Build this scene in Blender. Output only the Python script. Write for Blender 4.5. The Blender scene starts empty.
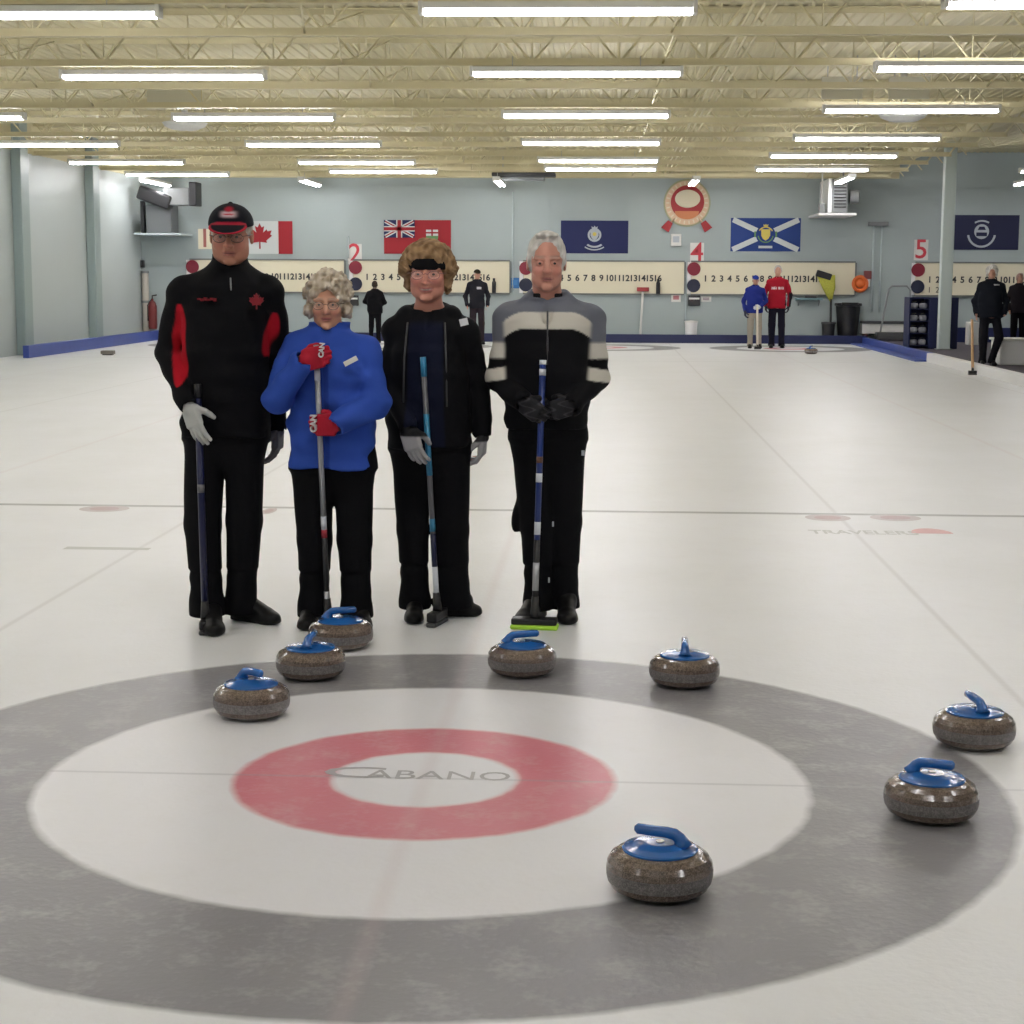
import bpy, math, random
import numpy as np
from mathutils import Vector, Matrix
random.seed(7)
SC = bpy.context.scene
COL = SC.collection
PI = math.pi
R = math.radians

# ------------------------------------------------------------------ camera
F_PX, CX, CY, CH = 1716.906, 0.553345, -5.319315, 1.595154
YAW, PITCH, ROLL = 0.0523136, 0.1361014, 0.0047456
fw = Vector((-math.sin(YAW)*math.cos(PITCH), math.cos(YAW)*math.cos(PITCH), -math.sin(PITCH)))
rt = Vector((math.cos(YAW), math.sin(YAW), 0)); up = rt.cross(fw)
rt2 = rt*math.cos(ROLL)+up*math.sin(ROLL); up2 = up*math.cos(ROLL)-rt*math.sin(ROLL)
CAMP = Vector((CX, CY, CH))
cd = bpy.data.cameras.new('camera'); cam = bpy.data.objects.new('camera', cd); COL.objects.link(cam)
cam.matrix_world = Matrix(((rt2.x, up2.x, -fw.x, CX), (rt2.y, up2.y, -fw.y, CY), (rt2.z, up2.z, -fw.z, CH), (0, 0, 0, 1)))
cd.sensor_width = 36; cd.lens = 36*F_PX/1024; cd.clip_start = .05; cd.clip_end = 200
SC.camera = cam
def ray(x, y): return fw+rt2*((x-512)/F_PX)-up2*((y-512)/F_PX)
def at(x, y, Y): d = ray(x, y); return CAMP+d*((Y-CY)/d.y)          # point of the vertical plane Y seen at a pixel
def gr(x, y, z=0.): d = ray(x, y); return CAMP+d*((z-CH)/d.z)       # point of the level z seen at a pixel

# ------------------------------------------------------------------ materials
MATS = {}
def mat(name, col, rough=.6, metal=0., spec=.5, emit=None, estr=0., noise=0., nscale=20., bump=0., coat=0., sheen=0.):
    if name in MATS: return MATS[name]
    m = bpy.data.materials.new(name); m.use_nodes = True; nt = m.node_tree; b = nt.nodes['Principled BSDF']
    c4 = (*col, 1)
    b.inputs['Base Color'].default_value = c4; b.inputs['Roughness'].default_value = rough
    b.inputs['Metallic'].default_value = metal; b.inputs['Specular IOR Level'].default_value = spec
    if coat: b.inputs['Coat Weight'].default_value = coat; b.inputs['Coat Roughness'].default_value = .08
    if sheen: b.inputs['Sheen Weight'].default_value = sheen; b.inputs['Sheen Roughness'].default_value = .5
    if emit: b.inputs['Emission Color'].default_value = (*emit, 1); b.inputs['Emission Strength'].default_value = estr
    if noise or bump:
        tc = nt.nodes.new('ShaderNodeTexCoord'); n = nt.nodes.new('ShaderNodeTexNoise'); n.inputs['Scale'].default_value = nscale
        n.inputs['Detail'].default_value = 5; nt.links.new(tc.outputs['Object'], n.inputs['Vector'])
        if noise:
            mx = nt.nodes.new('ShaderNodeMix'); mx.data_type = 'RGBA'
            mx.inputs['A'].default_value = (*[max(0, v*(1-noise)) for v in col], 1); mx.inputs['B'].default_value = (*[min(1, v*(1+noise)) for v in col], 1)
            nt.links.new(n.outputs['Fac'], mx.inputs['Factor']); nt.links.new(mx.outputs['Result'], b.inputs['Base Color'])
        if bump:
            bp = nt.nodes.new('ShaderNodeBump'); bp.inputs['Strength'].default_value = bump; bp.inputs['Distance'].default_value = .01
            nt.links.new(n.outputs['Fac'], bp.inputs['Height']); nt.links.new(bp.outputs['Normal'], b.inputs['Normal'])
    MATS[name] = m; return m
def colmat(name, rough=.7, spec=.3, bump=0., bscale=200., sheen=0.):      # colour comes from the mesh's own dye pattern
    if name in MATS: return MATS[name]
    m = mat(name, (.5, .5, .5), rough, spec=spec, sheen=sheen); nt = m.node_tree; b = nt.nodes['Principled BSDF']
    a = nt.nodes.new('ShaderNodeAttribute'); a.attribute_name = 'dye'; nt.links.new(a.outputs['Color'], b.inputs['Base Color'])
    if bump:
        tc = nt.nodes.new('ShaderNodeTexCoord'); n = nt.nodes.new('ShaderNodeTexNoise'); n.inputs['Scale'].default_value = bscale; n.inputs['Detail'].default_value = 3
        nt.links.new(tc.outputs['Object'], n.inputs['Vector'])
        bp = nt.nodes.new('ShaderNodeBump'); bp.inputs['Strength'].default_value = bump; bp.inputs['Distance'].default_value = .004
        nt.links.new(n.outputs['Fac'], bp.inputs['Height']); nt.links.new(bp.outputs['Normal'], b.inputs['Normal'])
    return m

# ------------------------------------------------------------------ objects
def tag(o, label=None, cat=None, group=None, kind=None):
    if label: o['label'] = label
    if cat: o['category'] = cat
    if group: o['group'] = group
    if kind: o['kind'] = kind
    return o
def empty(name, loc, label=None, cat=None, group=None, rz=0):
    o = bpy.data.objects.new(name, None); COL.objects.link(o); o.location = loc; o.rotation_euler.z = rz; o.empty_display_size = .1
    return tag(o, label, cat, group)
def copy_tree(o, parent=None):
    c = o.copy(); COL.objects.link(c); c.parent = parent
    for ch in [k for k in list(bpy.data.objects) if k.parent == o]: copy_tree(ch, c)
    return c

class MB:
    """collects shapes into one mesh; origin is subtracted from every vertex"""
    def __init__(s, org=(0, 0, 0)): s.v = []; s.f = []; s.m = []; s.sm = []; s.mats = []; s.o = Vector(org)
    def mi(s, m):
        if m not in s.mats: s.mats.append(m)
        return s.mats.index(m)
    def add(s, vs, fs, m, smooth=False):
        b = len(s.v); k = s.mi(m)
        s.v += [tuple(Vector(v)-s.o) for v in vs]
        for f in fs: s.f.append([b+i for i in f]); s.m.append(k); s.sm.append(smooth)
    def box(s, c, h, m, rot=None, bev=0.):
        c = Vector(c); hx, hy, hz = h
        if bev <= 0:
            vs = [Vector((x*hx, y*hy, z*hz)) for x in (-1, 1) for y in (-1, 1) for z in (-1, 1)]
            fs = [(0, 1, 3, 2), (4, 6, 7, 5), (0, 4, 5, 1), (2, 3, 7, 6), (0, 2, 6, 4), (1, 5, 7, 3)]
        else:
            import bmesh
            bm = bmesh.new(); bmesh.ops.create_cube(bm, size=2)
            for v in bm.verts: v.co = Vector((v.co.x*hx, v.co.y*hy, v.co.z*hz))
            bmesh.ops.bevel(bm, geom=bm.edges[:], offset=min(bev, min(h)*.95), segments=2, profile=.5, affect='EDGES')
            vs = [v.co.copy() for v in bm.verts]; bm.verts.index_update(); fs = [[v.index for v in f.verts] for f in bm.faces]; bm.free()
        if rot is not None: vs = [rot @ v for v in vs]
        s.add([v+c for v in vs], fs, m)
    def bb(s, a, b, m, bev=0.):
        a, b = Vector(a), Vector(b); s.box((a+b)/2, tuple(abs(k)/2 for k in (b-a)), m, bev=bev)
    def tube(s, pts, r, m, n=10, cap=True):
        pts = [Vector(p) for p in pts]; rs = r if isinstance(r, (list, tuple)) else [r]*len(pts)
        vs = []; fs = []; prev = None
        for i, p in enumerate(pts):
            d = (pts[min(i+1, len(pts)-1)]-pts[max(i-1, 0)]).normalized()
            u = (prev-d*prev.dot(d)) if prev is not None else d.orthogonal()
            u.normalize(); prev = u; w = d.cross(u)
            for k in range(n):
                a = 2*PI*k/n; vs.append(p+(u*math.cos(a)+w*math.sin(a))*rs[i])
        for i in range(len(pts)-1):
            for k in range(n): fs.append((i*n+k, i*n+(k+1) % n, (i+1)*n+(k+1) % n, (i+1)*n+k))
        if cap: fs.append(tuple(range(n-1, -1, -1))); fs.append(tuple((len(pts)-1)*n+k for k in range(n)))
        s.add(vs, fs, m, True)
    def lathe(s, prof, m, c=(0, 0, 0), n=40, axis=None, mfun=None):
        c = Vector(c); q = Vector((0, 0, 1)).rotation_difference(Vector(axis)) if axis is not None else None
        vs = []
        for r, z in prof:
            for k in range(n):
                a = 2*PI*k/n; v = Vector((r*math.cos(a), r*math.sin(a), z))
                vs.append((q @ v if q else v)+c)
        L = len(prof)
        for i in range(L-1):
            mm = mfun(i) if mfun else m
            s.add([vs[i*n+k] for k in range(n)]+[vs[(i+1)*n+k] for k in range(n)], [(k, (k+1) % n, n+(k+1) % n, n+k) for k in range(n)], mm, True)
        if prof[0][0] > 1e-5: s.add(vs[:n], [tuple(range(n-1, -1, -1))], m)
        if prof[-1][0] > 1e-5: s.add(vs[-n:], [tuple(range(n))], m)
    def prism(s, pts, fr, depth, m):
        """pts 2-D polygon in frame fr=(origin, ex, ez, normal), extruded along normal by depth"""
        o, ex, ez, nn = [Vector(k) for k in fr]; n = len(pts)
        a = [o+ex*x+ez*y for x, y in pts]; b = [p+nn*depth for p in a]
        s.add(a+b, [tuple(range(n-1, -1, -1)), tuple(range(n, 2*n))]+[(i, (i+1) % n, n+(i+1) % n, n+i) for i in range(n)], m)
    def text(s, txt, fr, size, depth, m, align='CENTER', bold=0.):
        o, ex, ez, nn = [Vector(k) for k in fr]
        cu = bpy.data.curves.new('t', 'FONT'); cu.body = txt; cu.size = size; cu.align_x = align; cu.align_y = 'CENTER'; cu.extrude = .001; cu.offset = bold; cu.resolution_u = 3
        ob = bpy.data.objects.new('t', cu); COL.objects.link(ob)
        me = ob.to_mesh(); vs = [v.co.copy() for v in me.vertices]; fs = [tuple(p.vertices) for p in me.polygons]
        ob.to_mesh_clear(); bpy.data.objects.remove(ob); bpy.data.curves.remove(cu)
        s.add([o+ex*v.x+ez*v.y+nn*(depth*(v.z+.001)/.002) for v in vs], fs, m)
    def ball(s, c, r, m, nu=14, nv=9, rot=None):
        if not isinstance(r, (tuple, list)): r = (r, r, r)
        vs = []; fs = []
        for j in range(nv+1):
            t = PI*j/nv
            for k in range(nu):
                a = 2*PI*k/nu; v = Vector((r[0]*math.sin(t)*math.cos(a), r[1]*math.sin(t)*math.sin(a), r[2]*math.cos(t)))
                vs.append((rot @ v if rot is not None else v)+Vector(c))
        for j in range(nv):
            for k in range(nu): fs.append((j*nu+k, (j+1)*nu+k, (j+1)*nu+(k+1) % nu, j*nu+(k+1) % nu))
        s.add(vs, fs, m, True)
    def build(s, name, parent=None, loc=None):
        me = bpy.data.meshes.new(name); me.from_pydata(s.v, [], s.f)
        for m in s.mats: me.materials.append(m)
        me.polygons.foreach_set('material_index', s.m); me.polygons.foreach_set('use_smooth', s.sm); me.validate(); me.update()
        o = bpy.data.objects.new(name, me); COL.objects.link(o)
        if parent is not None: o.parent = parent
        o.location = loc if loc is not None else (s.o if parent is None else (0, 0, 0))
        return o

# ------------------------------------------------------------------ implicit surfaces
class Field:
    def __init__(s, xs, ys, zs):
        s.x, s.y, s.z = [np.asarray(k, dtype=np.float32) for k in (xs, ys, zs)]
        s.V = np.full((len(xs), len(ys), len(zs)), .2, dtype=np.float32)
    def sub(s, lo, hi, pad):
        i = [np.searchsorted(a, l-pad) for a, l in zip((s.x, s.y, s.z), lo)]; j = [np.searchsorted(a, h+pad) for a, h in zip((s.x, s.y, s.z), hi)]
        sl = tuple(slice(a, b) for a, b in zip(i, j))
        return sl, s.x[sl[0]][:, None, None], s.y[sl[1]][None, :, None], s.z[sl[2]][None, None, :]
    def comb(s, sl, d, k, op):
        A = s.V[sl]
        if A.size == 0: return
        if op == 'u':
            h = np.clip(.5+.5*(A-d)/k, 0, 1); s.V[sl] = A*(1-h)+d*h-k*h*(1-h)
        else:
            d = -d; h = np.clip(.5-.5*(A-d)/k, 0, 1); s.V[sl] = A*(1-h)+d*h+k*h*(1-h)
    def cap(s, a, b, ra, rb, k=.02, op='u'):
        a, b = np.array(a, float), np.array(b, float); r = max(ra, rb); pad = r+k+.03
        sl, X, Y, Z = s.sub(np.minimum(a, b), np.maximum(a, b), pad); ab = b-a; L = max(float(ab @ ab), 1e-9)
        t = np.clip(((X-a[0])*ab[0]+(Y-a[1])*ab[1]+(Z-a[2])*ab[2])/L, 0, 1)
        d = np.sqrt((X-a[0]-t*ab[0])**2+(Y-a[1]-t*ab[1])**2+(Z-a[2]-t*ab[2])**2)-(ra+(rb-ra)*t)
        s.comb(sl, d, k, op)
    def ell(s, c, r, rot=None, k=.02, op='u'):
        c = np.array(c, float); m = max(r); sl, X, Y, Z = s.sub(c-m, c+m, k+.03); X = X-c[0]; Y = Y-c[1]; Z = Z-c[2]
        if rot is not None:
            q = rot.transposed(); X, Y, Z = [q[i][0]*X+q[i][1]*Y+q[i][2]*Z for i in range(3)]
        n = np.sqrt((X/r[0])**2+(Y/r[1])**2+(Z/r[2])**2); g = np.sqrt((X/r[0]**2)**2+(Y/r[1]**2)**2+(Z/r[2]**2)**2)+1e-6
        s.comb(sl, n*(n-1)/g, k, op)
    def rbox(s, c, h, rad, rot=None, k=.01, op='u'):
        c = np.array(c, float); m = math.sqrt(sum(v*v for v in h)); sl, X, Y, Z = s.sub(c-m, c+m, k+.03); X = X-c[0]; Y = Y-c[1]; Z = Z-c[2]
        if rot is not None:
            q = rot.transposed(); X, Y, Z = [q[i][0]*X+q[i][1]*Y+q[i][2]*Z for i in range(3)]
        q = [np.abs(v)-(hh-rad) for v, hh in zip((X, Y, Z), h)]
        d = np.sqrt(np.maximum(q[0], 0)**2+np.maximum(q[1], 0)**2+np.maximum(q[2], 0)**2)+np.minimum(np.maximum(np.maximum(q[0], q[1]), q[2]), 0)-rad
        s.comb(sl, d, k, op)
    def loft(s, st, k=.03, op='u', p=2.4):
        """st: rows (z, cx, cy, half width, half depth)"""
        st = np.array(sorted(st), float); zz = s.z; lo, hi = st[0, 0], st[-1, 0]
        cx, cy, a, b = [np.interp(zz, st[:, 0], st[:, i])[None, None, :] for i in (1, 2, 3, 4)]
        m = st[:, 3].max(); n = st[:, 4].max()
        sl, X, Y, Z = s.sub((st[:, 1].min()-m, st[:, 2].min()-n, lo), (st[:, 1].max()+m, st[:, 2].max()+n, hi), k+.04)
        cx, cy, a, b = [v[:, :, sl[2]] for v in (cx, cy, a, b)]
        q = (np.abs((X-cx)/a)**p+np.abs((Y-cy)/b)**p)**(1/p)
        d = (q-1)*np.minimum(a, b); dz = np.maximum(lo-Z, Z-hi); d = np.maximum(d, dz+0*d)
        s.comb(sl, d, k, op)
    def plane(s, z=None, above=True):
        d = (s.z-z)[None, None, :] if above else (z-s.z)[None, None, :]
        s.V = np.maximum(s.V, d)
    def fold(s, amp, freq, seed=0, z0=-9, z1=9, stretch=(1, 1, 1)):
        rng = np.random.RandomState(seed); X = s.x[:, None, None]; Y = s.y[None, :, None]; Z = s.z[None, None, :]; N = 0
        for i in range(7):
            w = rng.normal(size=3); w = w/np.linalg.norm(w)*freq*rng.uniform(.6, 1.7)
            N = N+np.sin(w[0]*X*stretch[0]+w[1]*Y*stretch[1]+w[2]*Z*stretch[2]+rng.uniform(0, 6.3))
        msk = ((s.z > z0) & (s.z < z1)).astype(np.float32)[None, None, :]
        s.V = s.V+(amp*N/2.2*msk).astype(np.float32)
    def mesh(s, name, m, parent=None, dye=None, mfun=None, mats=None, loc=(0, 0, 0)):
        V = s.V; ins = V < 0; nx, ny, nz = V.shape
        c8 = [(a, b, c) for a in (0, 1) for b in (0, 1) for c in (0, 1)]
        cnt = sum(ins[a:nx-1+a, b:ny-1+b, c:nz-1+c].astype(np.int8) for a, b, c in c8)
        act = (cnt > 0) & (cnt < 8); I, J, K = np.nonzero(act); idx = np.full(act.shape, -1, np.int64); idx[I, J, K] = np.arange(len(I))
        G = {c: V[I+c[0], J+c[1], K+c[2]] for c in c8}; P = np.zeros((len(I), 3)); n = np.zeros(len(I)); ax = (s.x, s.y, s.z)
        IJ = (I, J, K)
        for a in c8:
            for d in range(3):
                if a[d]: continue
                b = list(a); b[d] = 1; b = tuple(b); va, vb = G[a], G[b]; cr = (va < 0) != (vb < 0)
                t = np.where(cr, va/np.where(cr, va-vb, 1), 0)
                for e in range(3):
                    lo = ax[e][IJ[e]+a[e]]; q = lo+(t*(ax[e][IJ[e]+b[e]]-lo) if e == d else 0)
                    P[:, e] += np.where(cr, q, 0)
                n += cr
        P /= n[:, None]
        Fs = []
        for d in range(3):
            e, f = [(1, 2), (2, 0), (0, 1)][d]
            sa = [slice(None)]*3; sb = [slice(None)]*3; sa[d] = slice(0, -1); sb[d] = slice(1, None)
            for q in (e, f): sa[q] = slice(1, -1); sb[q] = slice(1, -1)
            A = ins[tuple(sa)]; B = ins[tuple(sb)]
            for fl, msk in ((0, A & ~B), (1, B & ~A)):
                w = np.array(np.nonzero(msk)); w[e] += 1; w[f] += 1
                def cell(de, df):
                    u = w.copy(); u[e] -= de; u[f] -= df; return idx[u[0], u[1], u[2]]
                q = [cell(1, 1), cell(0, 1), cell(0, 0), cell(1, 0)]
                if fl: q = q[::-1]
                Fs.append(np.stack(q, 1))
        Fq = np.concatenate(Fs)
        me = bpy.data.meshes.new(name); me.vertices.add(len(P)); me.vertices.foreach_set('co', P.astype(np.float32).ravel())
        me.loops.add(Fq.size); me.loops.foreach_set('vertex_index', Fq.ravel().astype(np.int32)); me.polygons.add(len(Fq))
        me.polygons.foreach_set('loop_start', np.arange(0, Fq.size, 4, dtype=np.int32)); me.polygons.foreach_set('use_smooth', np.ones(len(Fq), bool))
        for mm in (mats or [m]): me.materials.append(mm)
        me.update(); me.validate()
        if dye is not None:
            C = np.ones((len(P), 4), np.float32); C[:, :3] = dye(P); at_ = me.color_attributes.new('dye', 'FLOAT_COLOR', 'POINT'); at_.data.foreach_set('color', C.ravel())
        o = bpy.data.objects.new(name, me); COL.objects.link(o)
        if parent is not None: o.parent = parent
        o.location = loc
        return o
def grid(lo, hi, res, fine=None, fres=None):
    """sample positions, finer inside the interval fine"""
    if fine is None: return np.arange(lo, hi+res, res)
    a = [lo]; v = lo
    while v < hi: v += fres if fine[0] < v < fine[1] else res; a.append(v)
    return np.array(a)

# ================================================================== THE HALL
XL, XR, YB, YF, ZD, ZJ = -11.1, 14.0, 37.9, -8.0, 4.65, 4.0
M_wall = mat('painted_block_wall', (.36, .415, .41), .62, spec=.3, noise=.05, nscale=1.2)
nt = M_wall.node_tree; b = nt.nodes['Principled BSDF']
br = nt.nodes.new('ShaderNodeTexBrick'); br.inputs['Scale'].default_value = 1; br.inputs['Brick Width'].default_value = .4; br.inputs['Row Height'].default_value = .2
br.inputs['Mortar Size'].default_value = .006; br.inputs['Mortar Smooth'].default_value = .4
tc = nt.nodes.new('ShaderNodeTexCoord'); mp = nt.nodes.new('ShaderNodeMapping'); mp.inputs['Rotation'].default_value = (R(90), 0, 0)
nt.links.new(tc.outputs['Object'], mp.inputs['Vector']); nt.links.new(mp.outputs['Vector'], br.inputs['Vector'])
bp = nt.nodes.new('ShaderNodeBump'); bp.inputs['Strength'].default_value = .25; bp.inputs['Distance'].default_value = .004; bp.invert = True
nt.links.new(br.outputs['Fac'], bp.inputs['Height']); nt.links.new(bp.outputs['Normal'], b.inputs['Normal'])
M_lwall = mat('painted_panel_wall', (.47, .52, .51), .42, spec=.5, noise=.04, nscale=.7)
M_pil = mat('pilaster_paint', (.29, .36, .35), .4, noise=.04)
M_ceil = mat('cream_roof_deck', (.63, .57, .355), .6, noise=.06, nscale=1.5)
M_joist = mat('cream_joist_paint', (.69, .63, .405), .5, noise=.05, nscale=3)
M_navy = mat('navy_board', (.007, .013, .07), .45)
M_blue = mat('blue_board', (.04, .075, .32), .4, noise=.1, nscale=4)
M_white = mat('white_paint', (.78, .78, .77), .45)
M_offw = mat('off_white', (.68, .68, .64), .5, noise=.06, nscale=6)
M_cream = mat('cream_board', (.72, .67, .50), .5)
M_grey = mat('mid_grey', (.22, .23, .23), .5)
M_dgrey = mat('dark_grey', (.05, .052, .055), .5)
M_black = mat('black_plastic', (.012, .012, .014), .4)
M_steel = mat('galvanised_steel', (.5, .5, .52), .3, metal=.8)
M_red = mat('flag_red', (.30, .008, .016), .7)
M_fblue = mat('flag_blue', (.008, .014, .085), .7)
M_fdark = mat('flag_navy', (.005, .008, .045), .7)
M_fsalt = mat('flag_royal', (.010, .04, .20), .7)
M_fwhite = mat('flag_white', (.56, .60, .59), .7)
M_gold = mat('flag_gold', (.62, .5, .1), .7)
M_green = mat('crest_green', (.12, .26, .1), .7)
M_silver = mat('crest_silver', (.42, .46, .5), .7)
M_carpet = mat('walkway_rubber', (.075, .065, .085), .85, noise=.25, nscale=18, bump=.3)
M_tube = mat('fluorescent_tube', (.9, .9, .9), .4, emit=(1., .98, 1.02), estr=30.0)

# ---- ice
def ice_material():
    m = bpy.data.materials.new('curling_ice'); m.use_nodes = True; nt = m.node_tree; N = nt.nodes; L = nt.links; b = N['Principled BSDF']
    tc = N.new('ShaderNodeTexCoord'); sp = N.new('ShaderNodeSeparateXYZ'); L.new(tc.outputs['Object'], sp.inputs[0])
    def mth(op, a, b_=None, c_=None):
        n = N.new('ShaderNodeMath'); n.operation = op
        for i, v in enumerate((a, b_, c_)):
            if v is None: continue
            if isinstance(v, (int, float)): n.inputs[i].default_value = v
            else: L.new(v, n.inputs[i])
        return n.outputs[0]
    def noise(scale, detail=4, vec=None, stretch=None):
        n = N.new('ShaderNodeTexNoise'); n.inputs['Scale'].default_value = scale; n.inputs['Detail'].default_value = detail
        if stretch:
            mp = N.new('ShaderNodeMapping'); mp.inputs['Scale'].default_value = stretch; L.new(tc.outputs['Object'], mp.inputs['Vector']); L.new(mp.outputs['Vector'], n.inputs['Vector'])
        else: L.new(tc.outputs['Object'], n.inputs['Vector'])
        return n.outputs['Fac']
    X, Y = sp.outputs[0], sp.outputs[1]
    wob = mth('MULTIPLY', mth('SUBTRACT', noise(9, 3), .5), .022)
    def rings(xo, yo):
        x = mth('WRAP', mth('SUBTRACT', X, xo), 2.16, -2.16); y = mth('SUBTRACT', Y, yo)
        d = mth('SQRT', mth('ADD', mth('MULTIPLY', x, x), mth('MULTIPLY', y, y)))
        return mth('ADD', d, wob), x, y
    d1, x1, y1 = rings(0, 0); d2, x2, y2 = rings(.5, 34.3)
    d = mth('MINIMUM', d1, d2)
    cr = N.new('ShaderNodeValToRGB'); L.new(mth('DIVIDE', d, 4.), cr.inputs['Fac'])
    W = (.84, .84, .87, 1); RD = (.60, .155, .20, 1); GY = (.21, .205, .22, 1); OUT = (.85, .86, .875, 1)
    e = cr.color_ramp.elements; e[0].position = 0; e[0].color = W; e[1].position = 1; e[1].color = OUT
    for r, c0, c1 in ((.3017, W, RD), (.6096, RD, W), (1.2192, W, GY), (1.8288, GY, OUT)):
        a = e.new((r-.012)/4); a.color = c0; q = e.new((r+.012)/4); q.color = c1
    col = cr.outputs['Color']
    def mix(col, fac, c):
        n = N.new('ShaderNodeMix'); n.data_type = 'RGBA'; L.new(fac, n.inputs['Factor']); L.new(col, n.inputs['A'])
        if isinstance(c, tuple): n.inputs['B'].default_value = c
        else: L.new(c, n.inputs['B'])
        return n.outputs['Result']
    def line(v, half, soft, strength):
        mr = N.new('ShaderNodeMapRange'); mr.inputs['From Min'].default_value = half; mr.inputs['From Max'].default_value = half+soft; mr.inputs['To Min'].default_value = strength; mr.inputs['To Max'].default_value = 0
        L.new(mth('ABSOLUTE', v), mr.inputs['Value']); return mr.outputs[0]
    col = mix(col, line(y1, .004, .01, .35), (.33, .33, .36, 1))                     # tee line
    col = mix(col, line(mth('ADD', x1, 0), .008, .03, .16), (.62, .45, .46, 1))      # centre line
    col = mix(col, line(mth('SUBTRACT', Y, 6.4), .035, .02, .72), (.2, .2, .2, 1))   # hog line
    col = mix(col, line(mth('SUBTRACT', Y, 27.9), .05, .03, .25), (.4, .4, .4, 1))
    col = mix(col, line(mth('SUBTRACT', mth('ABSOLUTE', x1), 2.16), .006, .016, .30), (.45, .43, .42, 1))  # sheet dividers
    # frost, scuffs and worn patches in the ice itself
    n1 = noise(1.1, 6); n2 = noise(7, 6); n3 = noise(1.3, 5, stretch=(1, .12, 1)); n4 = noise(40, 3)
    mr = N.new('ShaderNodeMapRange'); mr.inputs['From Min'].default_value = .35; mr.inputs['From Max'].default_value = .8; mr.inputs['To Min'].default_value = 0; mr.inputs['To Max'].default_value = .24
    L.new(mth('ADD', mth('MULTIPLY', n1, .6), mth('MULTIPLY', n3, .4)), mr.inputs['Value'])
    col = mix(col, mr.outputs[0], (.58, .585, .54, 1))
    mr = N.new('ShaderNodeMapRange'); mr.inputs['From Min'].default_value = .5; mr.inputs['From Max'].default_value = .8; mr.inputs['To Min'].default_value = 0; mr.inputs['To Max'].default_value = .32
    L.new(mth('ADD', mth('MULTIPLY', n2, .65), mth('MULTIPLY', n4, .35)), mr.inputs['Value'])
    col = mix(col, mr.outputs[0], (.74, .73, .72, 1))
    L.new(col, b.inputs['Base Color'])
    b.inputs['Specular IOR Level'].default_value = .5; b.inputs['IOR'].default_value = 1.33
    mr = N.new('ShaderNodeMapRange'); mr.inputs['To Min'].default_value = .30; mr.inputs['To Max'].default_value = .40
    L.new(n3, mr.inputs['Value']); L.new(mr.outputs[0], b.inputs['Roughness'])
    bp = N.new('ShaderNodeBump'); bp.inputs['Strength'].default_value = .35; bp.inputs['Distance'].default_value = .004
    L.new(mth('ADD', n4, mth('MULTIPLY', n2, 1.5)), bp.inputs['Height']); L.new(bp.outputs['Normal'], b.inputs['Normal'])
    return m
M_ice = ice_material()
f = MB(); f.bb((XL-.1, YF, -.12), (7.0, YB+.1, 0), M_ice); fl = f.build('floor'); tag(fl, kind='structure')
M_ink = mat('ice_lettering_grey', (.42, .41, .42), .4); M_ink2 = mat('ice_lettering_soft', (.55, .56, .54), .4); M_inkred = mat('ice_lettering_red', (.70, .38, .39), .4)
M_inkp = mat('ice_logo_mauve', (.56, .50, .50), .4)
t = MB(); gf = ((0, .0, .0008), (1, 0, 0), (0, 1, 0), (0, 0, 1))
t.text('C', ((-.235, .045, .0008), (1.9, 0, 0), (0, 1, 0), (0, 0, 1)), .17, .0004, M_ink)
t.text('ABANO', ((.040, .03, .0008), (1.18, 0, 0), (0, 1.15, 0), (0, 0, 1)), .115, .0004, M_ink)
o = t.build('button_lettering', fl)
p0 = gr(811, 532); p1 = gr(915, 532)
t = MB(); t.text('TRAVELERS', (((p0.x+p1.x)/2, p0.y, .0008), (.68, 0, 0), (0, 1.1, 0), (0, 0, 1)), .20, .0004, M_ink2, bold=.004)
um = [(math.cos(a)*.13, math.sin(a)*.22-.08) for a in [PI*i/12 for i in range(13)]]
t.prism(um, ((p1.x+.10, p1.y+.02, .0008), (1, 0, 0), (0, 1, 0), (0, 0, 1)), .0004, M_inkred)
t.build('sponsor_lettering', fl)
t = MB()
for x0, x1, y in ((805, 850, 517.5), (870, 920, 517.5), (80, 130, 508.5), (262, 276, 511)):
    a = gr(x0, y); c = gr(x1, y); w = (c.x-a.x)/2
    t.prism([(math.cos(2*PI*i/28)*w, math.sin(2*PI*i/28)*.16) for i in range(28)], ((a.x+w, a.y, .0008), (1, 0, 0), (0, 1, 0), (0, 0, 1)), .0003, M_inkp)
    t.prism([(math.cos(2*PI*i/28)*w*.6, math.sin(2*PI*i/28)*.09) for i in range(28)], ((a.x+w, a.y, .0012), (1, 0, 0), (0, 1, 0), (0, 0, 1)), .0003, mat('ice_logo_dusty_pink', (.50, .36, .37), .4))
a = gr(65, 548); c = gr(150, 549)
t.prism([(0, -.05), ((c.x-a.x), -.04), (c.x-a.x, .04), (0, .05)], ((a.x, a.y, .0008), (1, 0, 0), (0, 1, 0), (0, 0, 1)), .0003, M_ink2)
t.build('ice_logo', fl)

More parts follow.
